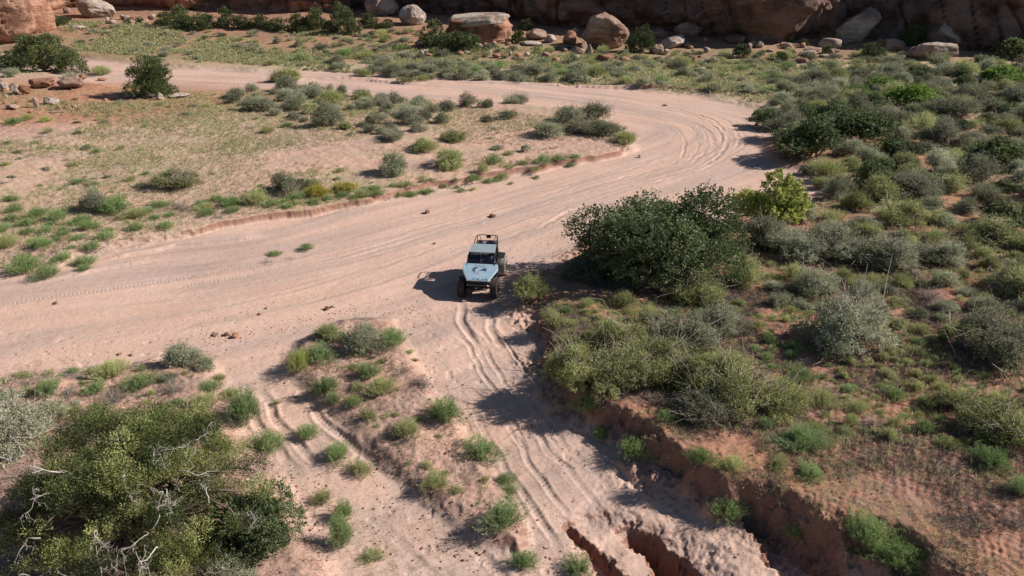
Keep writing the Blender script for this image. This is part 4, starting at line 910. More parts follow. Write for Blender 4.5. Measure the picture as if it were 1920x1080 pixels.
# ================================================================== shrubs placed one by one
L_ = [  # kind, px, py (foot), width px, height factor, label
 # left part of the flat
 ('olive', 340, 364, 108, .62, 'widest olive-topped mound shrub alone on the left flat'), ('dsage', 176, 402, 62, 1.1, 'dark upright sagebrush at the left wash edge with a green shrub on its right'),
 ('green', 218, 408, 85, .5, 'low green shrub touching the dark upright sagebrush'), ('sage', 748, 332, 76, .85, 'round blue-grey sagebrush above the eroded red bank'), ('dsage', 540, 370, 72, .95, 'dark grey sagebrush left of the yellow flowering shrubs'),
 ('obroom', 478, 388, 62, .75, 'yellow-grey broom shrub at the lip of the flat'), ('yellow', 598, 372, 56, .7, 'left yellow-flowered shrub on the lip of the red bank'), ('yellow', 648, 366, 58, .55, 'right yellow-flowered shrub on the lip of the red bank'),
 ('olive', 835, 322, 90, .5, 'olive shrub strip right of the round blue-grey sagebrush'), ('green', 925, 312, 46, .6, 'small bright green shrub above the middle of the red bank'), ('sage', 744, 268, 58, .8, 'grey sagebrush standing alone mid-flat above the round blue-grey one'),
 ('olive', 798, 292, 70, .6, 'olive shrub left of a paired grey one in the middle of the flat'), ('olive', 858, 272, 66, .55, 'grey-olive shrub right of the olive one in the middle of the flat'), ('dry', 340, 400, 62, .5, 'bare grey brush on the left wash edge'),
 ('green', 256, 436, 36, .7, 'round green tuft shrub nearest below the bare grey brush'), ('green', 310, 432, 38, .6, 'flat green tuft shrub right of the round one at the wash edge'),
 ('dsage', 1060, 238, 80, .6, 'dark sagebrush at the back left of the cluster on the point'), ('dsage', 1108, 232, 86, .65, 'tallest dark sagebrush of the cluster on the point'), ('dsage', 1095, 260, 105, .5, 'wide dark sagebrush in the front of the cluster on the point'),
 ('sage', 1042, 264, 80, .5, 'grey sagebrush at the front left of the cluster on the point'), ('dsage', 1145, 262, 80, .55, 'dark sagebrush right of centre in the cluster on the point'), ('obroom', 1172, 276, 62, .7, 'olive broom shrub at the very tip of the point'),
 ('sage', 984, 286, 26, .9, 'small pale sagebrush standing left below the point cluster'), ('dsage', 878, 204, 44, .9, 'dark sagebrush nearest the far wash, left of three in a row'), ('dsage', 910, 204, 34, .8, 'middle one of three dark sagebrushes by the far wash'),
 ('sage', 975, 204, 62, .7, 'grey sagebrush right of the three dark ones by the far wash'), ('dsage', 945, 228, 46, .8, 'round dark sagebrush below the row by the far wash'), ('dsage', 918, 232, 32, .8, 'small dark sagebrush touching the round one below the row'),
 ('olive', 538, 160, 62, .8, 'spreading olive shrub beside the far wash on the left flat'), ('dsage', 615, 244, 70, 1.0, 'largest dark twiggy sagebrush on the far part of the flat'), ('dry', 110, 142, 34, 1.2, 'bare grey dead shrub in front of the big left juniper'),
 ('sage', 135, 152, 40, .6, 'pale sagebrush between big left juniper and rock outcrop'), ('sage', 20, 150, 50, .6, 'pale sagebrush at the left edge above the outcrop'), ('obroom', 190, 146, 56, .45, 'low pale broom shrub right of the big left juniper'),
 ('lime', 85, 232, 34, .55, 'yellow-green snakeweed right of another on the upper left flat'), ('lime', 52, 228, 30, .55, 'yellow-green snakeweed at the left on the upper left flat'), ('green', 25, 238, 44, .5, 'green shrub beside the snakeweeds at the upper left'),
 # sandbar shrubs in the far wash
 ('olive', 683, 148, 42, .7, 'tufted shrub on the left sandbar in the far wash'), ('olive', 760, 158, 34, .6, 'left tufted shrub on the middle sandbar in the far wash'), ('obroom', 792, 157, 32, .6, 'right tufted shrub on the middle sandbar in the far wash'),
 # plants on the wash
 ('green', 516, 482, 34, .5, 'small bluish plant on the open wash, left of a pair'), ('green', 574, 472, 32, .7, 'small bluish plant on the open wash, right of a pair'), ('obroom', 905, 335, 28, 1.0, 'dry broom clump hanging over the red bank edge'),
 ('green', 865, 362, 26, .4, 'small green tuft on the sand below the red bank'), ('obroom', 888, 358, 18, .5, 'small yellowish tuft right of the green tuft below the red bank'), ('green', 958, 347, 16, .5, 'tiny green plant on the sand below the middle of the red bank'), ('green', 1006, 337, 20, .5, 'tiny green plant further right below the red bank'),
 ('dry', 500, 494, 34, .35, 'flattened brown stalks on the open wash under the bluish plants'), ('dry', 545, 488, 26, .35, 'small brown stalks between the two bluish plants on the wash'), ('dry', 728, 376, 26, 1.2, 'straw-coloured dry clump on the left end of the red bank'),
 # around the buggy
 ('olive', 995, 565, 84, .85, 'olive-green shrub at the bank tip right beside the buggy'), ('olive', 1030, 615, 62, 1.0, 'olive shrub on the edge of the bank below the one beside the buggy'), ('green', 1062, 590, 28, 1.0, 'small green plant on the red bank right of the shrub by the buggy'), ('obroom', 1100, 578, 34, .8, 'thin yellowish plant on the bank under the big oak'),
 ('obroom', 1170, 580, 62, .9, 'pale feathery shrub below the trunk side of the big oak'), ('olive', 1285, 575, 140, .85, 'rounded olive shrub just below the big oak'), ('olive', 1385, 536, 92, .85, 'olive shrub at the lower right corner of the big oak'),
 ('sage', 1265, 655, 150, .75, 'blue-grey sagebrush below the rounded olive shrub'), ('sage', 1350, 640, 135, .8, 'grey sagebrush right of the blue-grey one'), ('green', 1140, 640, 60, 1.0, 'bright green shrub between bank edge and blue-grey sagebrush'), ('obroom', 1215, 610, 60, .8, 'yellowish shrub left above the blue-grey sagebrush'),
 ('olive', 1085, 722, 155, .95, 'olive shrub hanging over the cut bank, leftmost of the front mass'), ('olive', 1160, 742, 175, .95, 'tall olive shrub on the cut bank right of the leftmost one'), ('olive', 1230, 722, 165, .9, 'grey-olive shrub in the middle of the front mass'), ('olive', 1140, 680, 150, .9, 'olive shrub at the back of the front mass'),
 ('olive', 1310, 740, 170, .85, 'dusky shrub with bare lower twigs in the front mass'), ('olive', 1390, 770, 185, .8, 'wide grey-olive shrub at the right of the front mass'), ('dsage', 1330, 800, 150, .7, 'twiggy brown-green shrub in front of the wide grey-olive one'), ('olive', 1465, 785, 140, .75, 'last olive shrub at the right end of the front mass'),
 ('sage', 1580, 655, 205, .95, 'biggest silver-green sagebrush standing between bare red patches'), ('sage', 1620, 600, 110, .9, 'pale sagebrush crown rising behind the biggest one'), ('sage', 1545, 560, 100, .85, 'grey sagebrush left above the biggest silver-green one'),
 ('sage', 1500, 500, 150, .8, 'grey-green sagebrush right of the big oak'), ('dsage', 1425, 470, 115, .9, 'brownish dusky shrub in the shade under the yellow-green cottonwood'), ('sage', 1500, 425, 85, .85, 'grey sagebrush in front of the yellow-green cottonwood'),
 ('sage', 1590, 508, 160, .7, 'blue-grey sagebrush in the band right of the oak'), ('sage', 1680, 515, 150, .7, 'blue-grey sagebrush in the middle of the band right of the oak'), ('sage', 1770, 505, 120, .75, 'blue-grey sagebrush at the right end of the band'),
 ('olive', 1690, 432, 135, .7, 'yellowish olive shrub above the blue-grey band'), ('olive', 1640, 385, 90, .8, 'olive shrub left above the yellowish one'), ('sage', 1745, 400, 65, .75, 'bluish sagebrush right of the yellowish olive shrub'), ('olive', 1850, 462, 140, .6, 'spreading olive shrub near the right edge in mid view'),
 ('olive', 1885, 560, 130, .7, 'dark-sided olive shrub cut by the right edge at mid height'), ('dry', 1745, 565, 75, .6, 'bare dark brush in the grassy patch on the right'), ('dsage', 1865, 695, 205, .75, 'broad dark-shadowed shrub at the right edge'),
 ('olive', 1850, 820, 190, .75, 'large yellow-olive shrub at the right edge below the dark-shadowed one'), ('olive', 1780, 775, 90, .6, 'smaller olive shrub left of the large yellow-olive one'),
 ('green', 1505, 845, 112, .62, 'bright green shrub at the right of the front mass, on bare soil'), ('green', 1318, 874, 66, .75, 'green shrub on the lip of the cut bank'), ('obroom', 1372, 884, 60, .6, 'paler green shrub right beside the one on the lip'),
 ('green', 1520, 898, 56, .75, 'round green shrub alone on bare soil below the bright one'), ('obroom', 1460, 880, 55, .5, 'thin yellowish shrub left of the round green one'), ('green', 1192, 862, 66, .9, 'green plant on the shaded slope right of another'), ('green', 1130, 825, 44, .8, 'small green plant on the shaded slope at the left'),
 ('green', 1105, 765, 62, .8, 'green plant in the shade under the front mass'), ('green', 1368, 950, 86, .7, 'green shrub hanging on the shaded bank, with dry twigs on its right'), ('dry', 1415, 945, 60, .7, 'dry twigs beside the green shrub on the shaded bank'), ('green', 1490, 1000, 42, .8, 'small green plant deep in the shaded gully'),
 ('green', 1622, 1020, 95, .85, 'green shrub on the bank lip near the bottom right'), ('green', 1690, 1068, 110, .7, 'lowest green shrub on the bank lip at the bottom right'), ('green', 1650, 1050, 70, .7, 'green shrub between the two on the bottom right lip'), ('green', 1858, 880, 84, .65, 'bright green shrub under the large yellow-olive one'),
 ('green', 1912, 930, 60, .8, 'green shrub cut by the right edge near the bottom'), ('dry', 1900, 990, 50, .8, 'bare twigs at the right edge near the bottom'), ('obroom', 1540, 765, 80, .6, 'yellow-green shrub right of the front mass'), ('obroom', 1610, 775, 60, .5, 'low yellow-green shrub further right of the front mass'),
 ('green', 1500, 720, 72, .75, 'green feathery shrub above the right end of the front mass'), ('dry', 1240, 762, 70, .6, 'grey dead brush at the foot of the front mass'),
 # island
 ('sage', 690, 655, 100, .85, 'pale sagebrush at the top of the sandy island'), ('green', 736, 652, 62, .9, 'bright green shrub leaning on the pale sagebrush of the island'), ('lime', 562, 694, 58, .8, 'yellowish spiky shrub at the left tip of the island'), ('green', 600, 680, 74, .7, 'green shrub just right of the yellowish spiky one'),
 ('olive', 618, 645, 70, .6, 'olive shrub behind the left tip of the island'), ('green', 692, 712, 56, .85, 'round green shrub in the upper middle of the island'), ('obroom', 716, 742, 62, .75, 'paler shrub below the round green one on the island'), ('green', 612, 740, 56, .9, 'green shrub on the left flank of the island'),
 ('green', 626, 757, 40, .8, 'smaller green shrub below the one on the left flank'), ('green', 664, 765, 42, .8, 'small green shrub mid-island left'), ('obroom', 692, 790, 42, .8, 'pale small shrub mid-island'), ('obroom', 765, 822, 66, .8, 'pale green shrub in the centre of the island'),
 ('green', 838, 795, 84, .9, 'largest bright green shrub at the right flank of the island'), ('green', 902, 868, 84, .85, 'wide bright green shrub at the lower right of the island'), ('green', 948, 912, 48, .8, 'small green shrub below the wide bright green one'), ('green', 960, 926, 36, .6, 'lowest of the two small shrubs below the wide bright green one'),
 ('green', 946, 990, 90, .8, 'bushy green shrub near the bottom of the island'), ('obroom', 815, 918, 66, .6, 'low yellowish shrub in the lower island'), ('obroom', 858, 926, 34, .6, 'little shrub right of the low yellowish one'), ('dry', 790, 730, 76, .5, 'grey dead brush on the right flank of the island'), ('dry', 755, 705, 60, .45, 'grey dead brush higher on the right flank of the island'),
 ('green', 634, 865, 60, .8, 'green shrub on the side track'), ('obroom', 676, 892, 58, .6, 'pale low shrub right of the one on the side track'), ('green', 578, 825, 50, .8, 'green shrub at the upper side track'), ('obroom', 520, 760, 18, .8, 'tiny plant on the upper side track'),
 ('green', 640, 1030, 62, 1.7, 'tall thin green shrub at the bottom centre left'), ('green', 645, 975, 48, 1.2, 'upper part-shaded green shrub above the tall thin one'), ('obroom', 605, 945, 46, .8, 'pale shrub right of the old juniper'), ('obroom', 697, 1052, 50, .6, 'sparse little plant at the bottom left of the sand'),
 ('green', 985, 1065, 58, .8, 'green shrub cut by the bottom edge, left of two'), ('green', 1085, 1085, 84, .6, 'green shrub cut by the bottom edge, right of two'),
 # foreground mound
 ('sage', 335, 695, 92, .8, 'pale green sagebrush on top of the foreground mound'), ('sage', 385, 700, 60, .75, 'bluish sagebrush touching the pale one on the mound'), ('obroom', 212, 712, 66, .8, 'pale feathery shrub at the left top of the mound'), ('green', 262, 732, 70, .6, 'green shrub in the middle of the mound top'),
 ('green', 92, 742, 62, .7, 'green shrub at the far left of the mound top'), ('dry', 215, 762, 80, .6, 'dry grey brush behind the old juniper'), ('dry', 130, 745, 56, .5, 'dry brush at the left of the mound top'), ('green', 462, 795, 92, 1.0, 'bright green shrub right above the old juniper'), ('green', 505, 850, 70, .9, 'lower bright green shrub right of the old juniper'),
 ('sage', 30, 868, 205, .95, 'big silver sagebrush cut by the left edge'), ('sage', 440, 1120, 125, .8, 'pale sagebrush at the bottom edge below the old juniper'), ('obroom', 60, 930, 70, .6, 'yellowish shrub left of the old juniper'), ('green', 395, 735, 50, .6, 'green shrub below the bluish sagebrush on the mound'),
]
for kd, px, py, w_, hf, lab in L_: put(kd, px, py, w_, hf, lab)

# ================================================================== scattered shrubs, region by region
def inside(px, py, poly):
    c = False; n = len(poly)
    for i in range(n):
        (ax, ay), (bx, by) = poly[i], poly[(i + 1) % n]
        if (ay > py) != (by > py) and px < (bx - ax) * (py - ay) / (by - ay) + ax: c = not c
    return c
def scatter(poly, z, n, kinds, wr, where, group, gap=.42, hf=(.55, .9), seed=0, clump=None):
    """n plants over a ground region; kinds = [(kind, weight)]; keeps clear of what already stands"""
    R_ = random.Random(seed); W = PL(poly, z); xs = [p[0] for p in W]; ys = [p[1] for p in W]; done = 0; tries = 0
    while done < n and tries < n * 60:
        tries += 1
        x = R_.uniform(min(xs), max(xs)); y = R_.uniform(min(ys), max(ys))
        if not inside(x, y, W): continue
        if clump and vn2(np.array([x * clump]), np.array([y * clump]), 9)[0] < R_.uniform(.3, .7): continue
        kd = R_.choices([k for k, _ in kinds], [q for _, q in kinds])[0]; w_ = R_.uniform(*wr) * (R_.random() * .5 + .75)
        if any((x - a) ** 2 + (y - b) ** 2 < ((w_ + c) * gap) ** 2 for a, b, c in TAKEN): continue
        ph = KIND[kd][4]; PR.seed(int(x * 1000) ^ int(y * 777))
        o = plant(kd, x, y, hz(x, y), w_, R_.uniform(*hf), f'{ph} {where}', f'{KIND[kd][2].replace("_", " ")} {group}'); PEND.append((o, kd, x, y, w_)); done += 1
    return done
cnt = []
# dense thicket on the right
cnt.append(scatter([(1430, 215), (1500, 140), (1700, 118), (1950, 120), (2050, 330), (1960, 470), (1800, 440), (1620, 400), (1550, 350), (1500, 300)], .7, 250,
        [('sage', 4), ('dsage', 5), ('olive', 2), ('obroom', 1), ('dgreen', 2.5)], (1.6, 4.2), 'in the dense brush of the right-hand slope', 'in the right-hand thicket', .36, (.6, .95), 1))
cnt.append(scatter([(1440, 410), (1640, 400), (1960, 470), (1990, 700), (1700, 640), (1500, 600), (1420, 540)], .7, 52, [('sage', 3), ('olive', 3), ('dsage', 2), ('obroom', 2)], (.9, 1.7), 'on the grassy right-hand slope', 'on the right-hand slope', .42, (.6, .9), 2))
cnt.append(scatter([(1040, 560), (1450, 560), (1960, 640), (2000, 860), (1560, 800), (1240, 780), (1060, 650)], .7, 230, [('green', 4), ('obroom', 7), ('dry', 3), ('olive', 1)], (.35, 1.0), 'growing low between the big shrubs right of the ramp', 'between the big shrubs', .40, (.5, .9), 3))
cnt.append(scatter([(1440, 430), (1960, 430), (1990, 640), (1450, 600)], .7, 80, [('green', 3), ('obroom', 6), ('dry', 2)], (.4, .9), 'growing low on the grassy right-hand slope', 'low on the right-hand slope', .40, (.45, .8), 13))
cnt.append(scatter([(1560, 640), (1700, 600), (1960, 640), (1960, 760), (1760, 790), (1600, 740)], .6, 40, [('obroom', 6), ('green', 2), ('olive', 1)], (.6, 1.3), 'in the yellow-green patch at the lower right', 'in the lower right patch', .36, (.45, .75), 18))
# far flat beyond the wash
cnt.append(scatter([(560, 92), (760, 96), (1000, 108), (1300, 116), (1560, 122), (1480, 200), (1380, 176), (1180, 160), (860, 142), (560, 126)], .3, 150, [('sage', 6), ('dsage', 2), ('green', 2), ('obroom', 1)], (1.0, 2.4), 'on the far green flat beyond the wash', 'on the far green flat', .36, (.5, .75), 4))
cnt.append(scatter([(700, 128), (900, 132), (1090, 142), (1090, 152), (860, 146), (700, 138)], .3, 26, [('sage', 6), ('dsage', 2)], (1.8, 3.0), 'lining the far bank of the wash', 'lining the far bank', .33, (.6, .8), 5))
cnt.append(scatter([(150, 70), (560, 70), (760, 92), (600, 128), (340, 124), (160, 100)], .3, 90, [('sage', 5), ('dsage', 2), ('obroom', 3), ('green', 2)], (.8, 1.8), 'on the far grassy flat below the orange cliff', 'below the orange cliff', .40, (.4, .7), 6))
cnt.append(scatter([(620, 62), (760, 66), (1000, 84), (1300, 88), (1700, 96), (1690, 116), (1300, 112), (900, 100), (640, 84)], 1.0, 110, [('obroom', 3), ('dsage', 4), ('olive', 3), ('sage', 2)], (.9, 2.2), 'in the rocky strip before the cliff', 'in the rocky strip', .38, (.5, .8), 17))
cnt.append(scatter([(1300, 100), (1660, 108), (1640, 125), (1300, 118)], 1.0, 30, [('obroom', 4), ('dsage', 2), ('olive', 2)], (.7, 1.4), 'on the rubble slope below the shaded cliff', 'on the rubble slope', .45, (.5, .8), 7))
# the flat inside the bend
cnt.append(scatter([(440, 172), (560, 160), (700, 178), (860, 205), (820, 250), (700, 262), (560, 240), (430, 200)], .5, 62, [('dsage', 5), ('sage', 5), ('olive', 1)], (1.2, 2.4), 'in the scattered brush at the back of the flat', 'at the back of the flat', .40, (.6, .9), 8))
cnt.append(scatter([(0, 180), (440, 190), (900, 230), (1090, 290), (900, 320), (640, 372), (200, 450), (0, 470)], .5, 120, [('green', 3), ('obroom', 5), ('dry', 4), ('sage', 2), ('dsage', 1)], (.3, 1.3), 'sparsely dotted over the sandy flat', 'dotted over the flat', .45, (.4, .65), 9, .15))
cnt.append(scatter([(0, 395), (150, 420), (210, 440), (160, 500), (0, 515)], .4, 26, [('green', 1)], (.8, 1.6), 'in the green patch at the left wash edge', 'in the left edge patch', .40, (.45, .7), 10))
cnt.append(scatter([(220, 390), (420, 375), (700, 350), (1090, 290), (1080, 300), (700, 366), (430, 400), (250, 412)], .5, 44, [('green', 5), ('obroom', 1)], (.8, 1.6), 'in the green strip along the lip of the flat', 'along the lip of the flat', .34, (.4, .6), 11))
cnt.append(scatter([(0, 700), (200, 690), (420, 700), (500, 820), (340, 760), (100, 800), (0, 800)], -.1, 60, [('green', 3), ('dry', 4), ('obroom', 3), ('sage', 2)], (.35, 1.1), 'on the foreground mound behind the old juniper', 'on the foreground mound', .42, (.4, .8), 12))
cnt.append(scatter([(560, 680), (740, 640), (830, 760), (960, 930), (980, 1010), (800, 910), (640, 780)], -.5, 44, [('obroom', 3), ('dry', 3), ('green', 2)], (.2, .65), 'low among the shrubs of the sandy island', 'low on the sandy island', .42, (.4, .8), 14))
print('scattered', cnt)
for nm, px, py in [('big left juniper', 85, 135), ('round lone juniper', 285, 178), ('widest mound shrub on the flat', 340, 364), ('yellow-flowered shrubs', 620, 368), ('round blue-grey sagebrush', 748, 332), ('brush cluster on the point', 1100, 250),
        ('largest twiggy sagebrush far on the flat', 615, 244), ('olive shrub beside the far wash', 538, 160), ('middle sandbar in the far wash', 775, 157), ('left sandbar in the far wash', 683, 148), ('slab-topped block', 900, 92), ('biggest round boulder', 1132, 104),
        ('long cream boulder', 170, 50), ('wedge-shaped boulder', 1608, 95), ('flat-topped grey block', 1752, 125), ('juniper row', 520, 70), ('leaning bare-trunked juniper', 1464, 125), ('brightest willow', 1700, 196), ('willow at the right edge', 1885, 160),
        ('leftmost oak at the bend', 1510, 292), ('oak clump at the bend', 1640, 268), ('yellow-green cottonwood', 1442, 418), ('big oak thicket', 1245, 500), ('buggy', 902, 541), ('biggest silver-green sagebrush', 1580, 655), ('blue-grey sagebrush band', 1680, 510),
        ('dark-shadowed shrub at the right edge', 1860, 695), ('large yellow-olive shrub', 1850, 820), ('bare dark brush on the slope', 1745, 565), ('bright green shrub on bare soil', 1505, 845), ('front shrub mass on the bank', 1215, 740), ('blue-grey sagebrush below the oak', 1268, 652),
        ('rabbitbrush on the bank lip', 1318, 874), ('largest green shrub of the island', 838, 795), ('pale sagebrush of the island', 690, 655), ('yellowish spiky shrub', 562, 694), ('wide green shrub of the island', 902, 868), ('shrub at the island bottom', 946, 990),
        ('old half-dead juniper', 255, 985), ('sagebrush on the mound top', 335, 695), ('silver sagebrush at the left edge', 38, 862), ('dark upright sagebrush at the wash edge', 176, 402), ('rust-red ledge at the left wash', 330, 470), ('bluish sagebrush above the band', 1745, 400)]:
    landmark(nm, px, py)
finish_labels()

# ================================================================== grass and litter (stuff)
def tufts(name, label, poly, z, n, hr, mat, seed, blades=7, mask=None, lean=.5, wd=.012, clump=.5, thr=.45):
    rng = np.random.default_rng(seed); W = PL(poly, z); A_ = np.array(W)
    x = rng.uniform(A_[:, 0].min(), A_[:, 0].max(), n * 3); y = rng.uniform(A_[:, 1].min(), A_[:, 1].max(), n * 3)
    # nearer ground gets the denser sowing
    k = (poly_sd(x, y, W) > 0) & ((fbm2(x * clump, y * clump, 4, seed) * .5 + .5) > thr + rng.uniform(-.045, .045, len(x)))
    x = x[k][:n]; y = y[k][:n]; n = len(x)
    z_ = terrain(x, y); s = rng.uniform(hr[0], hr[1], n)
    a = rng.uniform(0, 2 * np.pi, (n, blades)); q = rng.uniform(0, 1, (n, blades))
    sp = s[:, None] * .35
    px = x[:, None] + np.cos(a) * q * sp; py = y[:, None] + np.sin(a) * q * sp
    pos = np.stack([px, py, z_[:, None] + 0 * a], -1).reshape(-1, 3)
    d = np.stack([np.cos(a) * lean * (q + .3), np.sin(a) * lean * (q + .3), np.ones_like(a)], -1).reshape(-1, 3)
    L = (s[:, None] * rng.uniform(.5, 1.1, (n, blades))).ravel()
    dist = np.repeat(y, blades); v, f = leaves(pos, d, L, wd * np.maximum(1, dist / 22), rng)
    tt = np.repeat(np.clip(rng.normal(.5, .2, n), 0, 1), blades) + rng.normal(size=n * blades) * .1
    o = link(name, mesh_np(name, v, f, np.repeat(tt, 4), mats=[M[mat]])); tag(o, label, 'grass', kind='stuff')
flat = [(-100, 170), (440, 172), (860, 195), (1180, 240), (1180, 275), (900, 318), (640, 375), (330, 425), (0, 490), (-300, 520)]
tufts('dry_grass', 'short straw-coloured grass over the flat inside the bend', flat, .5, 20000, (.07, .22), 'straw', 21, 6, clump=.13, thr=.48)
tufts('green_grass', 'short green grass patches over the flat inside the bend', flat, .5, 13000, (.10, .30), 'grassy', 22, 7, clump=.16, thr=.54)
tufts('far_grass', 'thin green grass covering the far flat beyond the wash', [(100, 60), (560, 68), (760, 88), (1300, 112), (1650, 118), (1480, 200), (1180, 158), (860, 142), (560, 126), (150, 98)], .4, 30000, (.15, .42), 'grassy', 23, 6, wd=.018, clump=.12, thr=.45)
slope = [(1010, 540), (1180, 450), (1440, 405), (1560, 350), (1450, 220), (1500, 120), (2050, 120), (2150, 700), (2050, 950), (1560, 860), (1240, 780), (1060, 690)]
tufts('slope_grass', 'yellow-green grass between the shrubs of the right-hand slope', slope, .7, 30000, (.10, .32), 'grassy', 24, 7, clump=.3, thr=.52)
tufts('slope_litter', 'dry brown twigs and stalks littering the right-hand slope', [(1010, 560), (1450, 430), (2050, 430), (2150, 1150), (1750, 1060), (1560, 960), (1300, 860), (1100, 740)], .7, 44000, (.08, .26), 'litter', 25, 7, lean=3.0, wd=.010, clump=.45, thr=.44)
tufts('mound_litter', 'dry twigs littering the foreground mound', [(-100, 700), (300, 670), (420, 720), (520, 850), (620, 1080), (-200, 1150)], 0, 9000, (.06, .2), 'litter', 26, 6, lean=3.0, wd=.007, clump=.7, thr=.46)
tufts('island_litter', 'dry twigs and stalks littering the sandy island', [(528, 692), (640, 612), (740, 612), (825, 745), (930, 865), (1005, 1000), (900, 1000), (700, 860), (570, 730)], -.4, 6000, (.05, .16), 'litter', 27, 6, lean=3.0, wd=.007, clump=.8, thr=.48)

tufts('sand_grass', 'sparse straw and green grass sprouting on the sandy island and mound', [(0, 690), (300, 665), (420, 700), (560, 660), (740, 612), (825, 745), (940, 880), (1005, 1040), (700, 1100), (560, 930), (300, 740), (0, 800)], -.3, 1500, (.06, .22), 'straw', 28, 8, wd=.007, clump=.6, thr=.50)
tufts('bank_grass', 'small yellow-green sprouts on the red soil of the near right bank', [(1010, 560), (1300, 560), (1560, 800), (2000, 860), (2100, 1150), (1700, 1040), (1300, 860), (1080, 740)], .6, 9000, (.06, .2), 'grassy', 29, 7, wd=.008, clump=.7, thr=.50)
# ================================================================== the buggy
# built facing -Y, x to its own left (photo right), wheels on z = 0
M['panel'] = plain('pale_blue_painted_metal', (.50, .70, .82), .14, metal=.4, var=.10, scale=2.2, spec=.7, dust=.06)
M['roof_panel'] = plain('dusty_slate_blue_roof_metal', (.30, .40, .43), .45, metal=.2, var=.12, scale=2.0, dust=.12)
M['black'] = plain('black_powder_coat', (.014, .014, .017), .7, var=.3, scale=8, spec=.25, dust=.0)
M['tyre'] = plain('black_tyre_rubber', (.022, .021, .022), .85, var=.3, scale=10, bump=.3, dust=.16)
M['dusty_tyre'] = plain('dust_coated_tyre_rubber', (.36, .33, .30), .9, var=.25, scale=8, bump=.3, dust=.5)
M['steel'] = plain('bare_steel', (.42, .42, .43), .4, metal=.8, var=.2, scale=10)
M['glass'] = plain('smoked_glass', (.012, .014, .020), .08, var=.2, scale=3, spec=.6)
M['decal'] = plain('navy_decal', (.05, .06, .12), .4, var=.2, scale=20)
M['pale_decal'] = plain('grey_decal', (.30, .33, .42), .4, var=.2, scale=20)
M['white'] = plain('white_lettering', (.82, .82, .84), .5, var=.05, scale=20)
M['purple'] = plain('violet_fabric', (.20, .17, .42), .8, var=.2, scale=9)
M['lens'] = plain('dusty_lamp_lens', (.36, .27, .26), .3, var=.2, scale=9, spec=.7)
M['skin'] = plain('skin', (.50, .27, .19), .6, var=.06, scale=9)
M['shirt'] = plain('violet_blue_shirt', (.10, .10, .30), .85, var=.15, scale=9)
M['trouser'] = plain('dark_trousers', (.04, .042, .05), .85, var=.15, scale=9)
M['helmet'] = plain('black_helmet', (.02, .02, .022), .25, var=.1, scale=9)
M['seat'] = plain('black_seat_fabric', (.025, .025, .028), .8, var=.2, scale=9)
def bm_obj(name, bm, mat, parent=None, smooth=False, bevel=0.0, seg=2):
    if bevel: bmesh.ops.bevel(bm, geom=[e for e in bm.edges], offset=bevel, segments=seg, profile=.6, affect='EDGES', clamp_overlap=True)
    me = bpy.data.meshes.new(name); bmesh.ops.recalc_face_normals(bm, faces=bm.faces); bm.to_mesh(me); bm.free()
    if smooth: me.polygons.foreach_set('use_smooth', [True] * len(me.polygons))
    return link(name, me, parent, M[mat])
def hexa(bm, p):
    """solid from 8 corners: four bottom, four top, in the same order"""
    v = [bm.verts.new(q) for q in p]
    for f in ((0, 3, 2, 1), (4, 5, 6, 7), (0, 1, 5, 4), (1, 2, 6, 5), (2, 3, 7, 6), (3, 0, 4, 7)): bm.faces.new([v[i] for i in f])
def box(bm, c, s, rot=None):
    m = Matrix.Translation(c) @ ((rot or Matrix.Identity(3)).to_4x4()) @ Matrix.Diagonal((*s, 1))
    bmesh.ops.create_cube(bm, size=1, matrix=m)
def plate(bm, quad, th):
    """slab of thickness th under a quad given counter-clockwise seen from above"""
    q = [Vector(a) for a in quad]; n = (q[1] - q[0]).cross(q[2] - q[0]).normalized()
    hexa(bm, [a - n * th for a in q] + q)
def tube_obj(name, lines, mat, parent, sides=8):
    L = []
    for pts, r in lines:
        L.append((np.array(pts, float), np.full(len(pts), r)))
    v, f = tubes(L, sides)
    return link(name, mesh_np(name, v, f, smooth=True, mats=[M[mat]]), parent)
def curve_pts(pts, k=2): 
    q = [Vector(p) for p in pts]
    for _ in range(k):
        r = [q[0]]
        for a, b in zip(q[:-1], q[1:]): r += [a.lerp(b, .2), a.lerp(b, .8)]
        q = r + [q[-1]]
    return [tuple(a) for a in q]
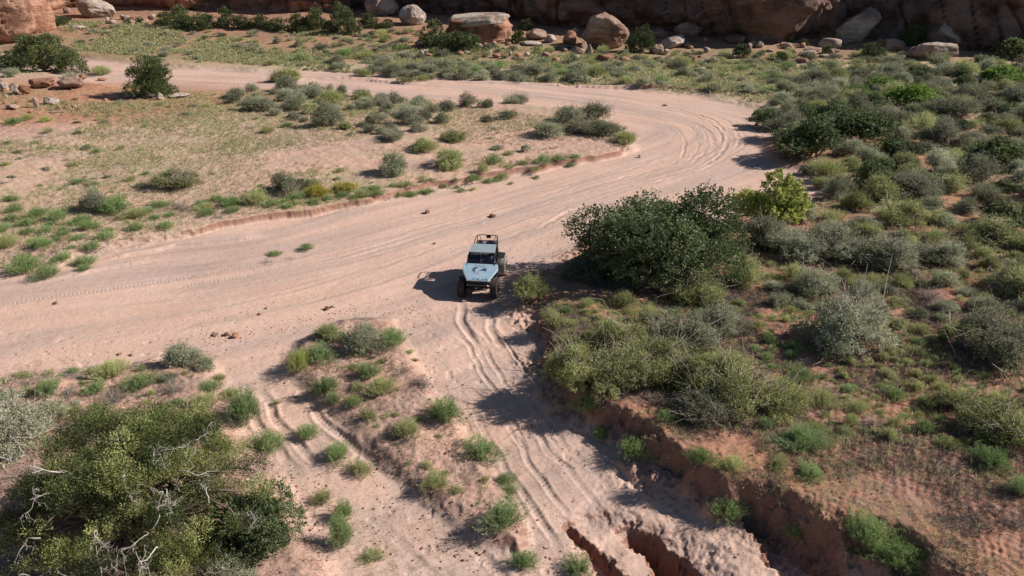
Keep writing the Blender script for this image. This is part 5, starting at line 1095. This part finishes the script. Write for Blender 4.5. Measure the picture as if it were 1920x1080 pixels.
def make_wheel(parent, loc, steer, mat):
    R0, W = .50, .36
    bm = bmesh.new(); prof = [(.24, -.13), (.30, -.165), (.42, -.18), (.475, -.165), (.497, -.12), (.50, 0), (.497, .12), (.475, .165), (.42, .18), (.30, .165), (.24, .13)]
    N = 56; rings = []
    for i in range(N):
        a = 2 * math.pi * i / N; rings.append([bm.verts.new((x, r * math.cos(a), r * math.sin(a))) for r, x in prof])
    for i in range(N):
        A_, B_ = rings[i], rings[(i + 1) % N]
        for j in range(len(prof) - 1): bm.faces.new((A_[j], A_[j + 1], B_[j + 1], B_[j]))
    for i in range(26):                                   # tread lugs, staggered left and right
        a = 2 * math.pi * i / 26
        for sx, da, wx in ((-1, 0, .15), (1, .12, .15), (-.28, .1, .09), (.28, .0, .09)):
            m = Matrix.Rotation(a + da, 3, 'X')
            mm = Matrix.Translation(m @ Vector((sx * .105, 0, .505))) @ m.to_4x4() @ Matrix.Rotation(.35 * (1 if sx > 0 else -1), 4, 'Z') @ Matrix.Diagonal((wx, .06, .035, 1))
            bmesh.ops.create_cube(bm, size=1, matrix=mm)
    t = bm_obj('tyre', bm, mat, parent, smooth=False); t.location = loc; t.rotation_euler = (0, 0, steer)
    bm = bmesh.new(); s = 1 if loc[0] > 0 else -1
    prof = [(.245, -.13), (.225, -.12), (.215, 0), (.225, .09), (.235, .135), (.205, .137), (.19, .05), (.06, .03), (.055, .11), (.0, .115)]
    rings = []
    for i in range(32):
        a = 2 * math.pi * i / 32; rings.append([bm.verts.new((x * s, r * math.cos(a), r * math.sin(a))) for r, x in prof])
    for i in range(32):
        A_, B_ = rings[i], rings[(i + 1) % 32]
        for j in range(len(prof) - 1): bm.faces.new((A_[j], A_[j + 1], B_[j + 1], B_[j]))
    for i in range(12):
        a = 2 * math.pi * i / 12; box(bm, (s * .142, .218 * math.cos(a), .218 * math.sin(a)), (.012, .018, .018))
    bm_obj('rim', bm, 'black', t, smooth=False)
    return t
def buggy():
    x, y, z = hit(906, 533)
    o = bpy.data.objects.new('rock_buggy', None); C.objects.link(o)
    o.location = (x, y, z + .0); o.rotation_euler = (rad(.5), rad(0), rad(-7)); o.scale = (.91,) * 3
    tag(o, 'light blue and black open rock buggy driving from the sandy wash onto the ramp', 'buggy')
    FX, RXW = .82, .84; FY, RY = -1.42, 1.42
    for sx in (-1, 1):
        make_wheel(o, (sx * FX, FY, .50), rad(-3), 'tyre'); make_wheel(o, (sx * RXW, RY, .50), 0, 'dusty_tyre')
    # hood: rear edge wide at the cowl, narrow nose, flat top with chamfered sides
    bm = bmesh.new()
    A = [(-.51, -1.86, 1.10), (.55, -1.86, 1.10), (.90, -.98, 1.341), (.84, -.62, 1.44), (-.84, -.62, 1.44), (-.86, -1.0, 1.336)]
    top = [bm.verts.new(a) for a in A]; low = [bm.verts.new((a[0] * 1.03, a[1] - .0, a[2] - .09)) for a in A]
    bm.faces.new(top); bm.faces.new(low[::-1])
    for i in range(6): j = (i + 1) % 6; bm.faces.new((top[j], top[i], low[i], low[j]))
    hood = bm_obj('hood', bm, 'panel', o, bevel=.012)
    def on_hood(u, v, dz=.008):
        """u across (-1..1), v 0 front .. 1 rear"""
        yy = -1.86 + 1.24 * v; zz = 1.10 + (1.44 - 1.10) * v; hw = .52 + .34 * min(1, v / .7)
        return Vector((u * hw + .01, yy, zz + dz))
    def decal(name, mat, quads):
        bm = bmesh.new()
        for q in quads:
            vs_ = [bm.verts.new(on_hood(*p)) for p in q]; bm.faces.new(vs_)
            vs2 = [bm.verts.new(on_hood(*p, dz=.002)) for p in q]; bm.faces.new(vs2[::-1])
        return bm_obj(name, bm, mat, hood)
    # round emblem of two opposed crescents with a pointed middle
    def arc(cx, cy, rx, ry, a0, a1, w0, w1, n=14):
        Q = []
        for i in range(n):
            t0, t1 = i / n, (i + 1) / n; r = []
            for t in (t0, t1):
                a = rad(a0 + (a1 - a0) * t); wv = (w0 + (w1 - w0) * math.sin(t * math.pi)) / 2
                r.append(((cx + (rx - wv) * math.cos(a), cy + (ry - wv) * math.sin(a)), (cx + (rx + wv) * math.cos(a), cy + (ry + wv) * math.sin(a))))
            Q.append((r[0][0], r[0][1], r[1][1], r[1][0]))
        return Q
    decal('emblem_ring', 'pale_decal', arc(.0, .60, .44, .24, -170, -95, .02, .05) + arc(0, .60, .44, .24, -60, 190, .02, .05))
    decal('emblem_crescent', 'decal', arc(-.16, .60, .20, .13, 70, 250, .0, .13))
    decal('emblem_crescent', 'decal', arc(.20, .56, .22, .12, -30, 120, .0, .07) + arc(.20, .50, .22, .10, 10, 170, .0, .07))
    decal('emblem_tip', 'pale_decal', [((-.14, .46), (.0, .33), (.06, .44), (-.02, .50))])
    def glyphs(seed, x0, x1, yc, hgt, n, gaps):
        """strokes of a small faded line of lettering, too small to read"""
        r = random.Random(seed); Q = []; cw = (x1 - x0) / n
        for i in range(n):
            if i in gaps: continue
            a = x0 + cw * (i + .1); b = a + cw * .72; st = cw * .24
            if r.random() < .8: Q.append(((a, yc - hgt), (a + st, yc - hgt), (a + st, yc + hgt), (a, yc + hgt)))
            if r.random() < .5: Q.append(((b - st, yc - hgt), (b, yc - hgt), (b, yc + hgt * r.choice([1, .1])), (b - st, yc + hgt * r.choice([1, .1]))))
            for k in r.sample([-1, -.05, .7], 2): Q.append(((a + st, yc + k * hgt), (b - st * .5, yc + k * hgt), (b - st * .5, yc + (k + .3) * hgt), (a + st, yc + (k + .3) * hgt)))
        return Q
    decal('rear_lettering', 'pale_decal', glyphs(4, -.32, .26, .875, .018, 11, (5,)))
    decal('front_lettering', 'decal', glyphs(7, -.42, .92, .055, .030, 20, (2, 3, 9, 10, 11, 14, 15)))
    decal('hood_seam', 'pale_decal', [((-.86, .12), (-.85, .12), (-.80, .93), (-.81, .93))])
    # nose, grille, bumper, winch
    bm = bmesh.new(); hexa(bm, [(-.46, -1.90, .84), (.48, -1.90, .84), (.50, -1.70, .84), (-.48, -1.70, .84), (-.49, -1.88, 1.03), (.53, -1.88, 1.03), (.53, -1.66, 1.05), (-.50, -1.66, 1.05)])
    g = bm_obj('grille', bm, 'black', o, bevel=.015)
    bm = bmesh.new()
    for k in range(5): box(bm, (.01, -1.906, .865 + k * .035), (.84, .02, .012))
    bm_obj('grille_slat', bm, 'seat', g)
    bm = bmesh.new(); box(bm, (.01, -1.93, .845), (.86, .03, .018)); bm_obj('bumper_strip', bm, 'steel', o, bevel=.005)
    tube_obj('bumper', [(curve_pts([(-.46, -1.72, .62), (-.44, -1.98, .62), (.46, -1.98, .62), (.48, -1.72, .62)]), .035), (curve_pts([(-.36, -1.78, .80), (-.34, -1.95, .78), (.36, -1.95, .78), (.38, -1.78, .80)]), .028),
                        ([(-.34, -1.95, .78), (-.34, -1.98, .62)], .025), ([(.36, -1.95, .78), (.36, -1.98, .62)], .025)], 'black', o)
    bm = bmesh.new(); bmesh.ops.create_cone(bm, cap_ends=True, segments=16, radius1=.06, radius2=.06, depth=.22, matrix=Matrix.Translation((.01, -1.98, .70)) @ Matrix.Rotation(rad(90), 4, 'Y'))
    box(bm, (-.14, -1.98, .70), (.08, .13, .13)); box(bm, (.16, -1.98, .70), (.08, .13, .13)); w_ = bm_obj('winch', bm, 'black', o)
    bm = bmesh.new(); box(bm, (.04, -2.06, .60), (.26, .02, .06)); bm_obj('fairlead', bm, 'steel', w_, bevel=.008)
    bm = bmesh.new(); box(bm, (-.02, -2.03, .74), (.09, .03, .05)); bm_obj('hook', bm, 'steel', w_, bevel=.008)
    # belly, tub and side panels
    bm = bmesh.new(); hexa(bm, [(-.40, -1.70, .55), (.40, -1.70, .55), (.52, 1.55, .52), (-.52, 1.55, .52), (-.44, -1.70, .86), (.46, -1.70, .86), (.60, 1.55, .80), (-.60, 1.55, .80)])
    bm_obj('chassis', bm, 'black', o, bevel=.02)
    for s in (-1, 1):
        bm = bmesh.new()
        hexa(bm, [(s * .58, -.75, .55), (s * .72, -.75, .60), (s * .74, .72, .60), (s * .60, .72, .55), (s * .62, -.80, 1.30), (s * .71, -.80, 1.30), (s * .73, .72, 1.22), (s * .64, .72, 1.22)])
        d = bm_obj('side_panel', bm, 'black', o, bevel=.015)
        bm = bmesh.new()                                    # sloping side of the engine bay
        q = [(s * .53, -1.80, 1.01), (s * .86, -.98, 1.24), (s * .82, -.70, 1.30), (s * .62, -.70, .75), (s * .44, -1.75, .80)]
        vs_ = [bm.verts.new(a) for a in q]; v2 = [bm.verts.new((a[0] - s * .03, a[1], a[2])) for a in q]
        bm.faces.new(vs_); bm.faces.new(v2[::-1])
        for i in range(5): bm.faces.new((vs_[i], vs_[(i + 1) % 5], v2[(i + 1) % 5], v2[i]))
        bm_obj('engine_side', bm, 'black', o)
        bm = bmesh.new(); plate(bm, [(s * .70, -.95, 1.16), (s * .98, -.85, 1.02), (s * 1.00, -.30, .86), (s * .70, -.30, .98)][::s], .03); bm_obj('fender', bm, 'black', o, bevel=.006)
        bm = bmesh.new(); plate(bm, [(s * .60, .98, 1.15), (s * .96, .98, 1.12), (s * .96, 1.62, 1.15), (s * .60, 1.62, 1.18)][::s], .03); bm_obj('rear_fender', bm, 'black', o, bevel=.006)
        tube_obj('fender_strut', [([(s * .76, -.62, 1.36), (s * .82, -.72, 1.18), (s * .80, -.95, .70)], .017)], 'steel', o)
        # suspension
        for yy in (FY, RY):
            tube_obj('shock', [([(s * .60, yy, .52), (s * .42, yy + (.12 if yy < 0 else -.12), 1.16)], .045)], 'steel', o)
            tube_obj('control_arm', [([(s * .66, yy, .46), (s * .28, yy + (.55 if yy < 0 else -.55), .60)], .028), ([(s * .66, yy, .56), (s * .26, yy + (.4 if yy < 0 else -.4), .72)], .022)], 'black', o)
    for yy in (FY, RY):
        bm = bmesh.new(); bmesh.ops.create_cone(bm, cap_ends=True, segments=16, radius1=.055, radius2=.055, depth=1.40, matrix=Matrix.Translation((0, yy, .50)) @ Matrix.Rotation(rad(90), 4, 'Y'))
        bmesh.ops.create_uvsphere(bm, u_segments=16, v_segments=10, radius=.16, matrix=Matrix.Translation((.08, yy, .50))); bm_obj('axle', bm, 'black', o, smooth=True)
    # cab: roll cage, windshield, roof
    wl = (-.66, -.60, 1.46); wr = (.68, -.60, 1.46); tl = (-.62, -.22, 1.88); tr = (.64, -.22, 1.88); rl = (-.58, .78, 1.90); rr_ = (.58, .78, 1.90)
    cage = []
    for s in (-1, 1):
        a = lambda p: (p[0] * s, p[1], p[2])
        cage += [(curve_pts([a((.52, -1.74, .95)), a((.72, -.95, 1.30)), a((.69, -.60, 1.45)), a((.645, -.22, 1.87)), a((.60, .78, 1.89)), a((.60, 1.30, 1.55)), a((.54, 1.80, 1.05)), a((.46, 1.82, .70))], 1), .026),
                 ([a((.60, .78, 1.89)), a((.70, .74, 1.22)), a((.70, .72, .60))], .026), ([a((.69, -.60, 1.45)), a((.70, -.72, .60))], .024), ([a((.70, .74, 1.22)), a((.54, 1.80, 1.05))], .022),
                 ([a((.645, -.22, 1.87)), a((.70, .20, 1.30)), a((.70, .74, 1.22))], .020), ([a((.60, .78, 1.89)), a((.54, 1.80, 1.05))], .020), ([a((.70, -.70, 1.28)), a((.70, .74, 1.22))], .022)]
    for p, q in ((wl, wr), (tl, tr), (rl, rr_), ((-.60, 1.30, 1.55), (.60, 1.30, 1.55)), ((-.54, 1.80, 1.05), (.54, 1.80, 1.05)), ((-.70, .74, 1.22), (.70, .74, 1.22))): cage.append(([p, q], .026))
    cage += [([(-.60, .78, 1.86), (.54, 1.80, 1.05)], .018), ([(.60, .78, 1.86), (-.54, 1.80, 1.05)], .018)]
    tube_obj('roll_cage', cage, 'black', o)
    bm = bmesh.new(); plate(bm, [(-.66, -.30, 1.925), (.67, -.30, 1.925), (.60, .76, 1.945), (-.60, .76, 1.945)], .025); bm_obj('roof', bm, 'roof_panel', o, bevel=.010)
    bm = bmesh.new(); plate(bm, [(-.64, -.625, 1.475), (.66, -.625, 1.475), (.61, -.265, 1.86), (-.59, -.265, 1.86)], .012); ws = bm_obj('windshield', bm, 'glass', o)
    # white banner lettering across the top of the windshield
    r = random.Random(12); bm = bmesh.new()
    def on_ws(u, v, dz=.006):
        a = Vector((-.64, -.625, 1.475)).lerp(Vector((.66, -.625, 1.475)), u); b = Vector((-.59, -.265, 1.86)).lerp(Vector((.61, -.265, 1.86)), u)
        return a.lerp(b, v) + Vector((0, -.73, .68)) * dz
    u = .02
    for wv in (1, 1, 6, 0, 5, 1, 5, 0, 2, 3, 0, 0, 1, 2, 1, 3):
        if wv == 0: u += .035; continue
        for k in range(wv):
            w1 = r.uniform(.010, .018); h0 = r.uniform(.79, .82); h1 = r.uniform(.94, .965)
            q = [bm.verts.new(on_ws(*p)) for p in ((u, h0), (u + w1 * .45, h0), (u + w1 * .45, h1), (u, h1))]; bm.faces.new(q)
            hh = r.choice([h0, h1 - .03, (h0 + h1) / 2 - .015]); q = [bm.verts.new(on_ws(*p)) for p in ((u + w1 * .45, hh), (u + w1, hh), (u + w1, hh + .03), (u + w1 * .45, hh + .03))]; bm.faces.new(q)
            u += w1 + .002
        u += .008
    for cu, cv, rr0 in ((.92, .62, .018), (.905, .44, .009)):
        q = [bm.verts.new(on_ws(cu + rr0 * math.cos(a), cv + rr0 * 2.6 * math.sin(a))) for a in [i * math.pi / 6 for i in range(12)]]; bm.faces.new(q)
    bm_obj('banner_lettering', bm, 'white', ws)
    bm = bmesh.new()
    for (u0, v0, u1, v1) in ((.455, .80, .49, .10), (.60, .76, .515, .16), (.49, .10, .545, .075)):
        p0, p1 = on_ws(u0, v0, .012), on_ws(u1, v1, .012); d = (p1 - p0); box(bm, (p0 + p1) / 2, (.012, .010, d.length), d.to_track_quat('Z', 'Y').to_matrix())
    bm_obj('windshield_brace', bm, 'steel', ws)
    bm = bmesh.new(); box(bm, (.01, -.345, 1.905), (.96, .06, .05)); lb = bm_obj('light_bar', bm, 'black', o, bevel=.01)
    bm = bmesh.new(); box(bm, (.01, -.380, 1.905), (.90, .008, .034)); bm_obj('lamp_lens', bm, 'lens', lb)
    # interior
    bm = bmesh.new(); box(bm, (0, -.52, 1.30), (1.20, .16, .16)); bm_obj('dashboard', bm, 'black', o, bevel=.02)
    for s in (-1, 1):
        bm = bmesh.new(); box(bm, (s * .32, .20, .86), (.46, .50, .14)); st = bm_obj('seat', bm, 'seat', o, bevel=.04)
        bm = bmesh.new(); box(bm, (s * .32, .50, 1.22), (.44, .12, .76), Matrix.Rotation(rad(-12), 3, 'X')); bm_obj('backrest', bm, 'seat', st, bevel=.04)
    bm = bmesh.new(); mt = Matrix.Translation((.32, -.30, 1.30)) @ Matrix.Rotation(rad(62), 4, 'X')
    R1, r1 = .17, .016; ring = []
    for i in range(28):
        a = 2 * math.pi * i / 28; ring.append([bm.verts.new(mt @ Vector(((R1 + r1 * math.cos(b)) * math.cos(a), (R1 + r1 * math.cos(b)) * math.sin(a), r1 * math.sin(b)))) for b in [k * math.pi / 3 for k in range(6)]])
    for i in range(28):
        for k in range(6): bm.faces.new((ring[i][k], ring[(i + 1) % 28][k], ring[(i + 1) % 28][(k + 1) % 6], ring[i][(k + 1) % 6]))
    bm_obj('steering_wheel', bm, 'black', o, smooth=True)
    # cloth on the dash and the rear deck, cargo rack, antenna
    rack = [(curve_pts([(-.56, .86, 1.90), (-.56, 1.05, 2.02), (-.54, 1.72, 2.02), (-.40, 1.82, 2.02), (.40, 1.82, 2.02), (.54, 1.72, 2.02), (.56, 1.05, 2.02), (.56, .86, 1.90)], 1), .022),
            ([(-.56, .90, 1.74), (-.54, 1.72, 1.74), (.54, 1.72, 1.74), (.56, .90, 1.74)], .02), ([(-.54, 1.72, 1.74), (-.46, 1.82, .80)], .022), ([(.54, 1.72, 1.74), (.46, 1.82, .80)], .022),
            ([(-.44, 1.8, 2.02), (-.34, 1.72, 1.74)], .016), ([(.44, 1.8, 2.02), (.34, 1.72, 1.74)], .016), ([(-.54, 1.72, 2.02), (-.54, 1.72, 1.74)], .016), ([(.54, 1.72, 2.02), (.54, 1.72, 1.74)], .016),
            ([(-.56, .9, 1.74), (-.60, .78, 1.89)], .018), ([(.56, .9, 1.74), (.60, .78, 1.89)], .018)]
    for k in range(4): rack.append(([(-.55, 1.05 + k * .19, 1.74), (.55, 1.05 + k * .19, 1.74)], .013))
    tube_obj('cargo_rack', rack, 'black', o)
    bm = bmesh.new(); box(bm, (.04, 1.82, 1.93), (.24, .05, .15)); bm_obj('rear_plate', bm, 'black', o, bevel=.01)
    bm = bmesh.new(); box(bm, (-.02, 1.36, 1.18), (1.0, .74, .50)); bm_obj('fuel_cell', bm, 'black', o, bevel=.03)
    bm = bmesh.new(); bmesh.ops.create_cone(bm, cap_ends=True, segments=20, radius1=.17, radius2=.17, depth=.5, matrix=Matrix.Translation((.25, 1.5, 1.45)) @ Matrix.Rotation(rad(90), 4, 'Y')); bm_obj('air_tank', bm, 'black', o, smooth=False, bevel=.01)
    bm = bmesh.new(); box(bm, (.0, 1.32, 1.56), (1.04, .80, .20)); box(bm, (.2, 1.5, 1.72), (.42, .36, .16)); box(bm, (-.3, 1.45, 1.70), (.3, .4, .12)); bm_obj('cargo_bags', bm, 'black', o, bevel=.03)
    bm = bmesh.new(); box(bm, (.14, 1.15, 1.68), (.40, .30, .05)); box(bm, (-.28, 1.12, 1.68), (.22, .2, .04)); bm_obj('rack_tray', bm, 'steel', o, bevel=.01)
    an = tube_obj('antenna', [([(-.12, .90, 1.76), (-.12, .94, 2.22)], .008)], 'white', o)
    bm = bmesh.new(); hexa(bm, [(-.14, .92, 1.86), (.00, .86, 1.84), (.02, .96, 1.84), (-.12, 1.0, 1.86), (-.15, .93, 1.98), (-.03, .87, 1.95), (-.01, .95, 1.95), (-.13, .98, 1.98)]); bm_obj('flag', bm, 'purple', an, bevel=.02)
    return o
BG = buggy()
def driver():
    """seated driver, one continuous body, hands on the wheel; mostly hidden behind the dark glass"""
    J = [((.32, .30, .98), .14), ((.32, .34, 1.16), .15), ((.32, .36, 1.36), .16), ((.32, .35, 1.48), .06), ((.32, .33, 1.56), .06), ((.32, .31, 1.68), .10),
         ((.52, .33, 1.40), .065), ((.62, .08, 1.22), .048), ((.46, -.22, 1.32), .034), ((.44, -.29, 1.34), .030),
         ((.12, .33, 1.40), .065), ((.04, .08, 1.20), .048), ((.20, -.22, 1.32), .034), ((.22, -.29, 1.34), .030),
         ((.42, .22, .98), .095), ((.44, -.22, 1.04), .065), ((.42, -.50, .76), .045), ((.42, -.62, .74), .035),
         ((.22, .22, .98), .095), ((.20, -.22, 1.04), .065), ((.22, -.50, .76), .045), ((.22, -.62, .74), .035)]
    E = [(0, 1), (1, 2), (2, 3), (3, 4), (4, 5), (2, 6), (6, 7), (7, 8), (8, 9), (2, 10), (10, 11), (11, 12), (12, 13), (0, 14), (14, 15), (15, 16), (16, 17), (0, 18), (18, 19), (19, 20), (20, 21)]
    for base in (9, 13):                                   # four fingers and a thumb curling over the rim
        p = Vector(J[base][0]); s = 1 if base == 9 else -1
        for k in range(5):
            off = Vector((s * (.012 * (k - 1.5)) if k < 4 else -s * .03, -.03, .02 if k < 4 else -.005)); i = len(J)
            J.append((tuple(p + off), .009)); J.append((tuple(p + off * 1.6 + Vector((0, -.012, -.02 - .004 * k))), .008)); E += [(base, i), (i, i + 1)]
    me = bpy.data.meshes.new('person'); me.from_pydata([j[0] for j in J], E, []); me.update()
    o = bpy.data.objects.new('person', me); C.objects.link(o)
    sk = o.modifiers.new('skin', 'SKIN')
    for v, (p, r) in zip(me.skin_vertices[0].data, J): v.radius = (r, r)
    me.skin_vertices[0].data[0].use_root = True
    o.modifiers.new('sub', 'SUBSURF').levels = 1
    dg = bpy.context.evaluated_depsgraph_get(); m2 = bpy.data.meshes.new_from_object(o.evaluated_get(dg)); o.modifiers.clear(); o.data = m2
    m2.materials.clear()
    for k in ('skin', 'shirt', 'trouser'): m2.materials.append(M[k])
    for p in m2.polygons:
        c = p.center; p.use_smooth = True
        p.material_index = 2 if (c.z < 1.07 and c.y < .34) else (1 if (c.z < 1.50 and (c.y > .0)) else 0)
    bm = bmesh.new(); bmesh.ops.create_uvsphere(bm, u_segments=20, v_segments=14, radius=.135, matrix=Matrix.Translation((.32, .325, 1.70)) @ Matrix.Diagonal((.92, 1.05, 1.0, 1)))
    dl = [f for f in bm.faces if f.calc_center_median().y < .24 and 1.60 < f.calc_center_median().z < 1.74]; bmesh.ops.delete(bm, geom=dl, context='FACES')
    h = bm_obj('helmet', bm, 'helmet', o, smooth=True)
    bm = bmesh.new()
    for sx in (-.035, .035): bmesh.ops.create_uvsphere(bm, u_segments=8, v_segments=6, radius=.012, matrix=Matrix.Translation((.32 + sx, .215, 1.69)))
    bm_obj('eyes', bm, 'helmet', o)
    bm = bmesh.new(); bmesh.ops.create_cone(bm, cap_ends=True, segments=8, radius1=.018, radius2=.006, depth=.04, matrix=Matrix.Translation((.32, .205, 1.665)) @ Matrix.Rotation(rad(25), 4, 'X')); bm_obj('nose', bm, 'skin', o, smooth=True)
    o.location = BG.location; o.rotation_euler = BG.rotation_euler; o.scale = BG.scale
    tag(o, 'helmeted driver in a violet-blue shirt seated behind the windshield, hands on the wheel', 'person')
driver()
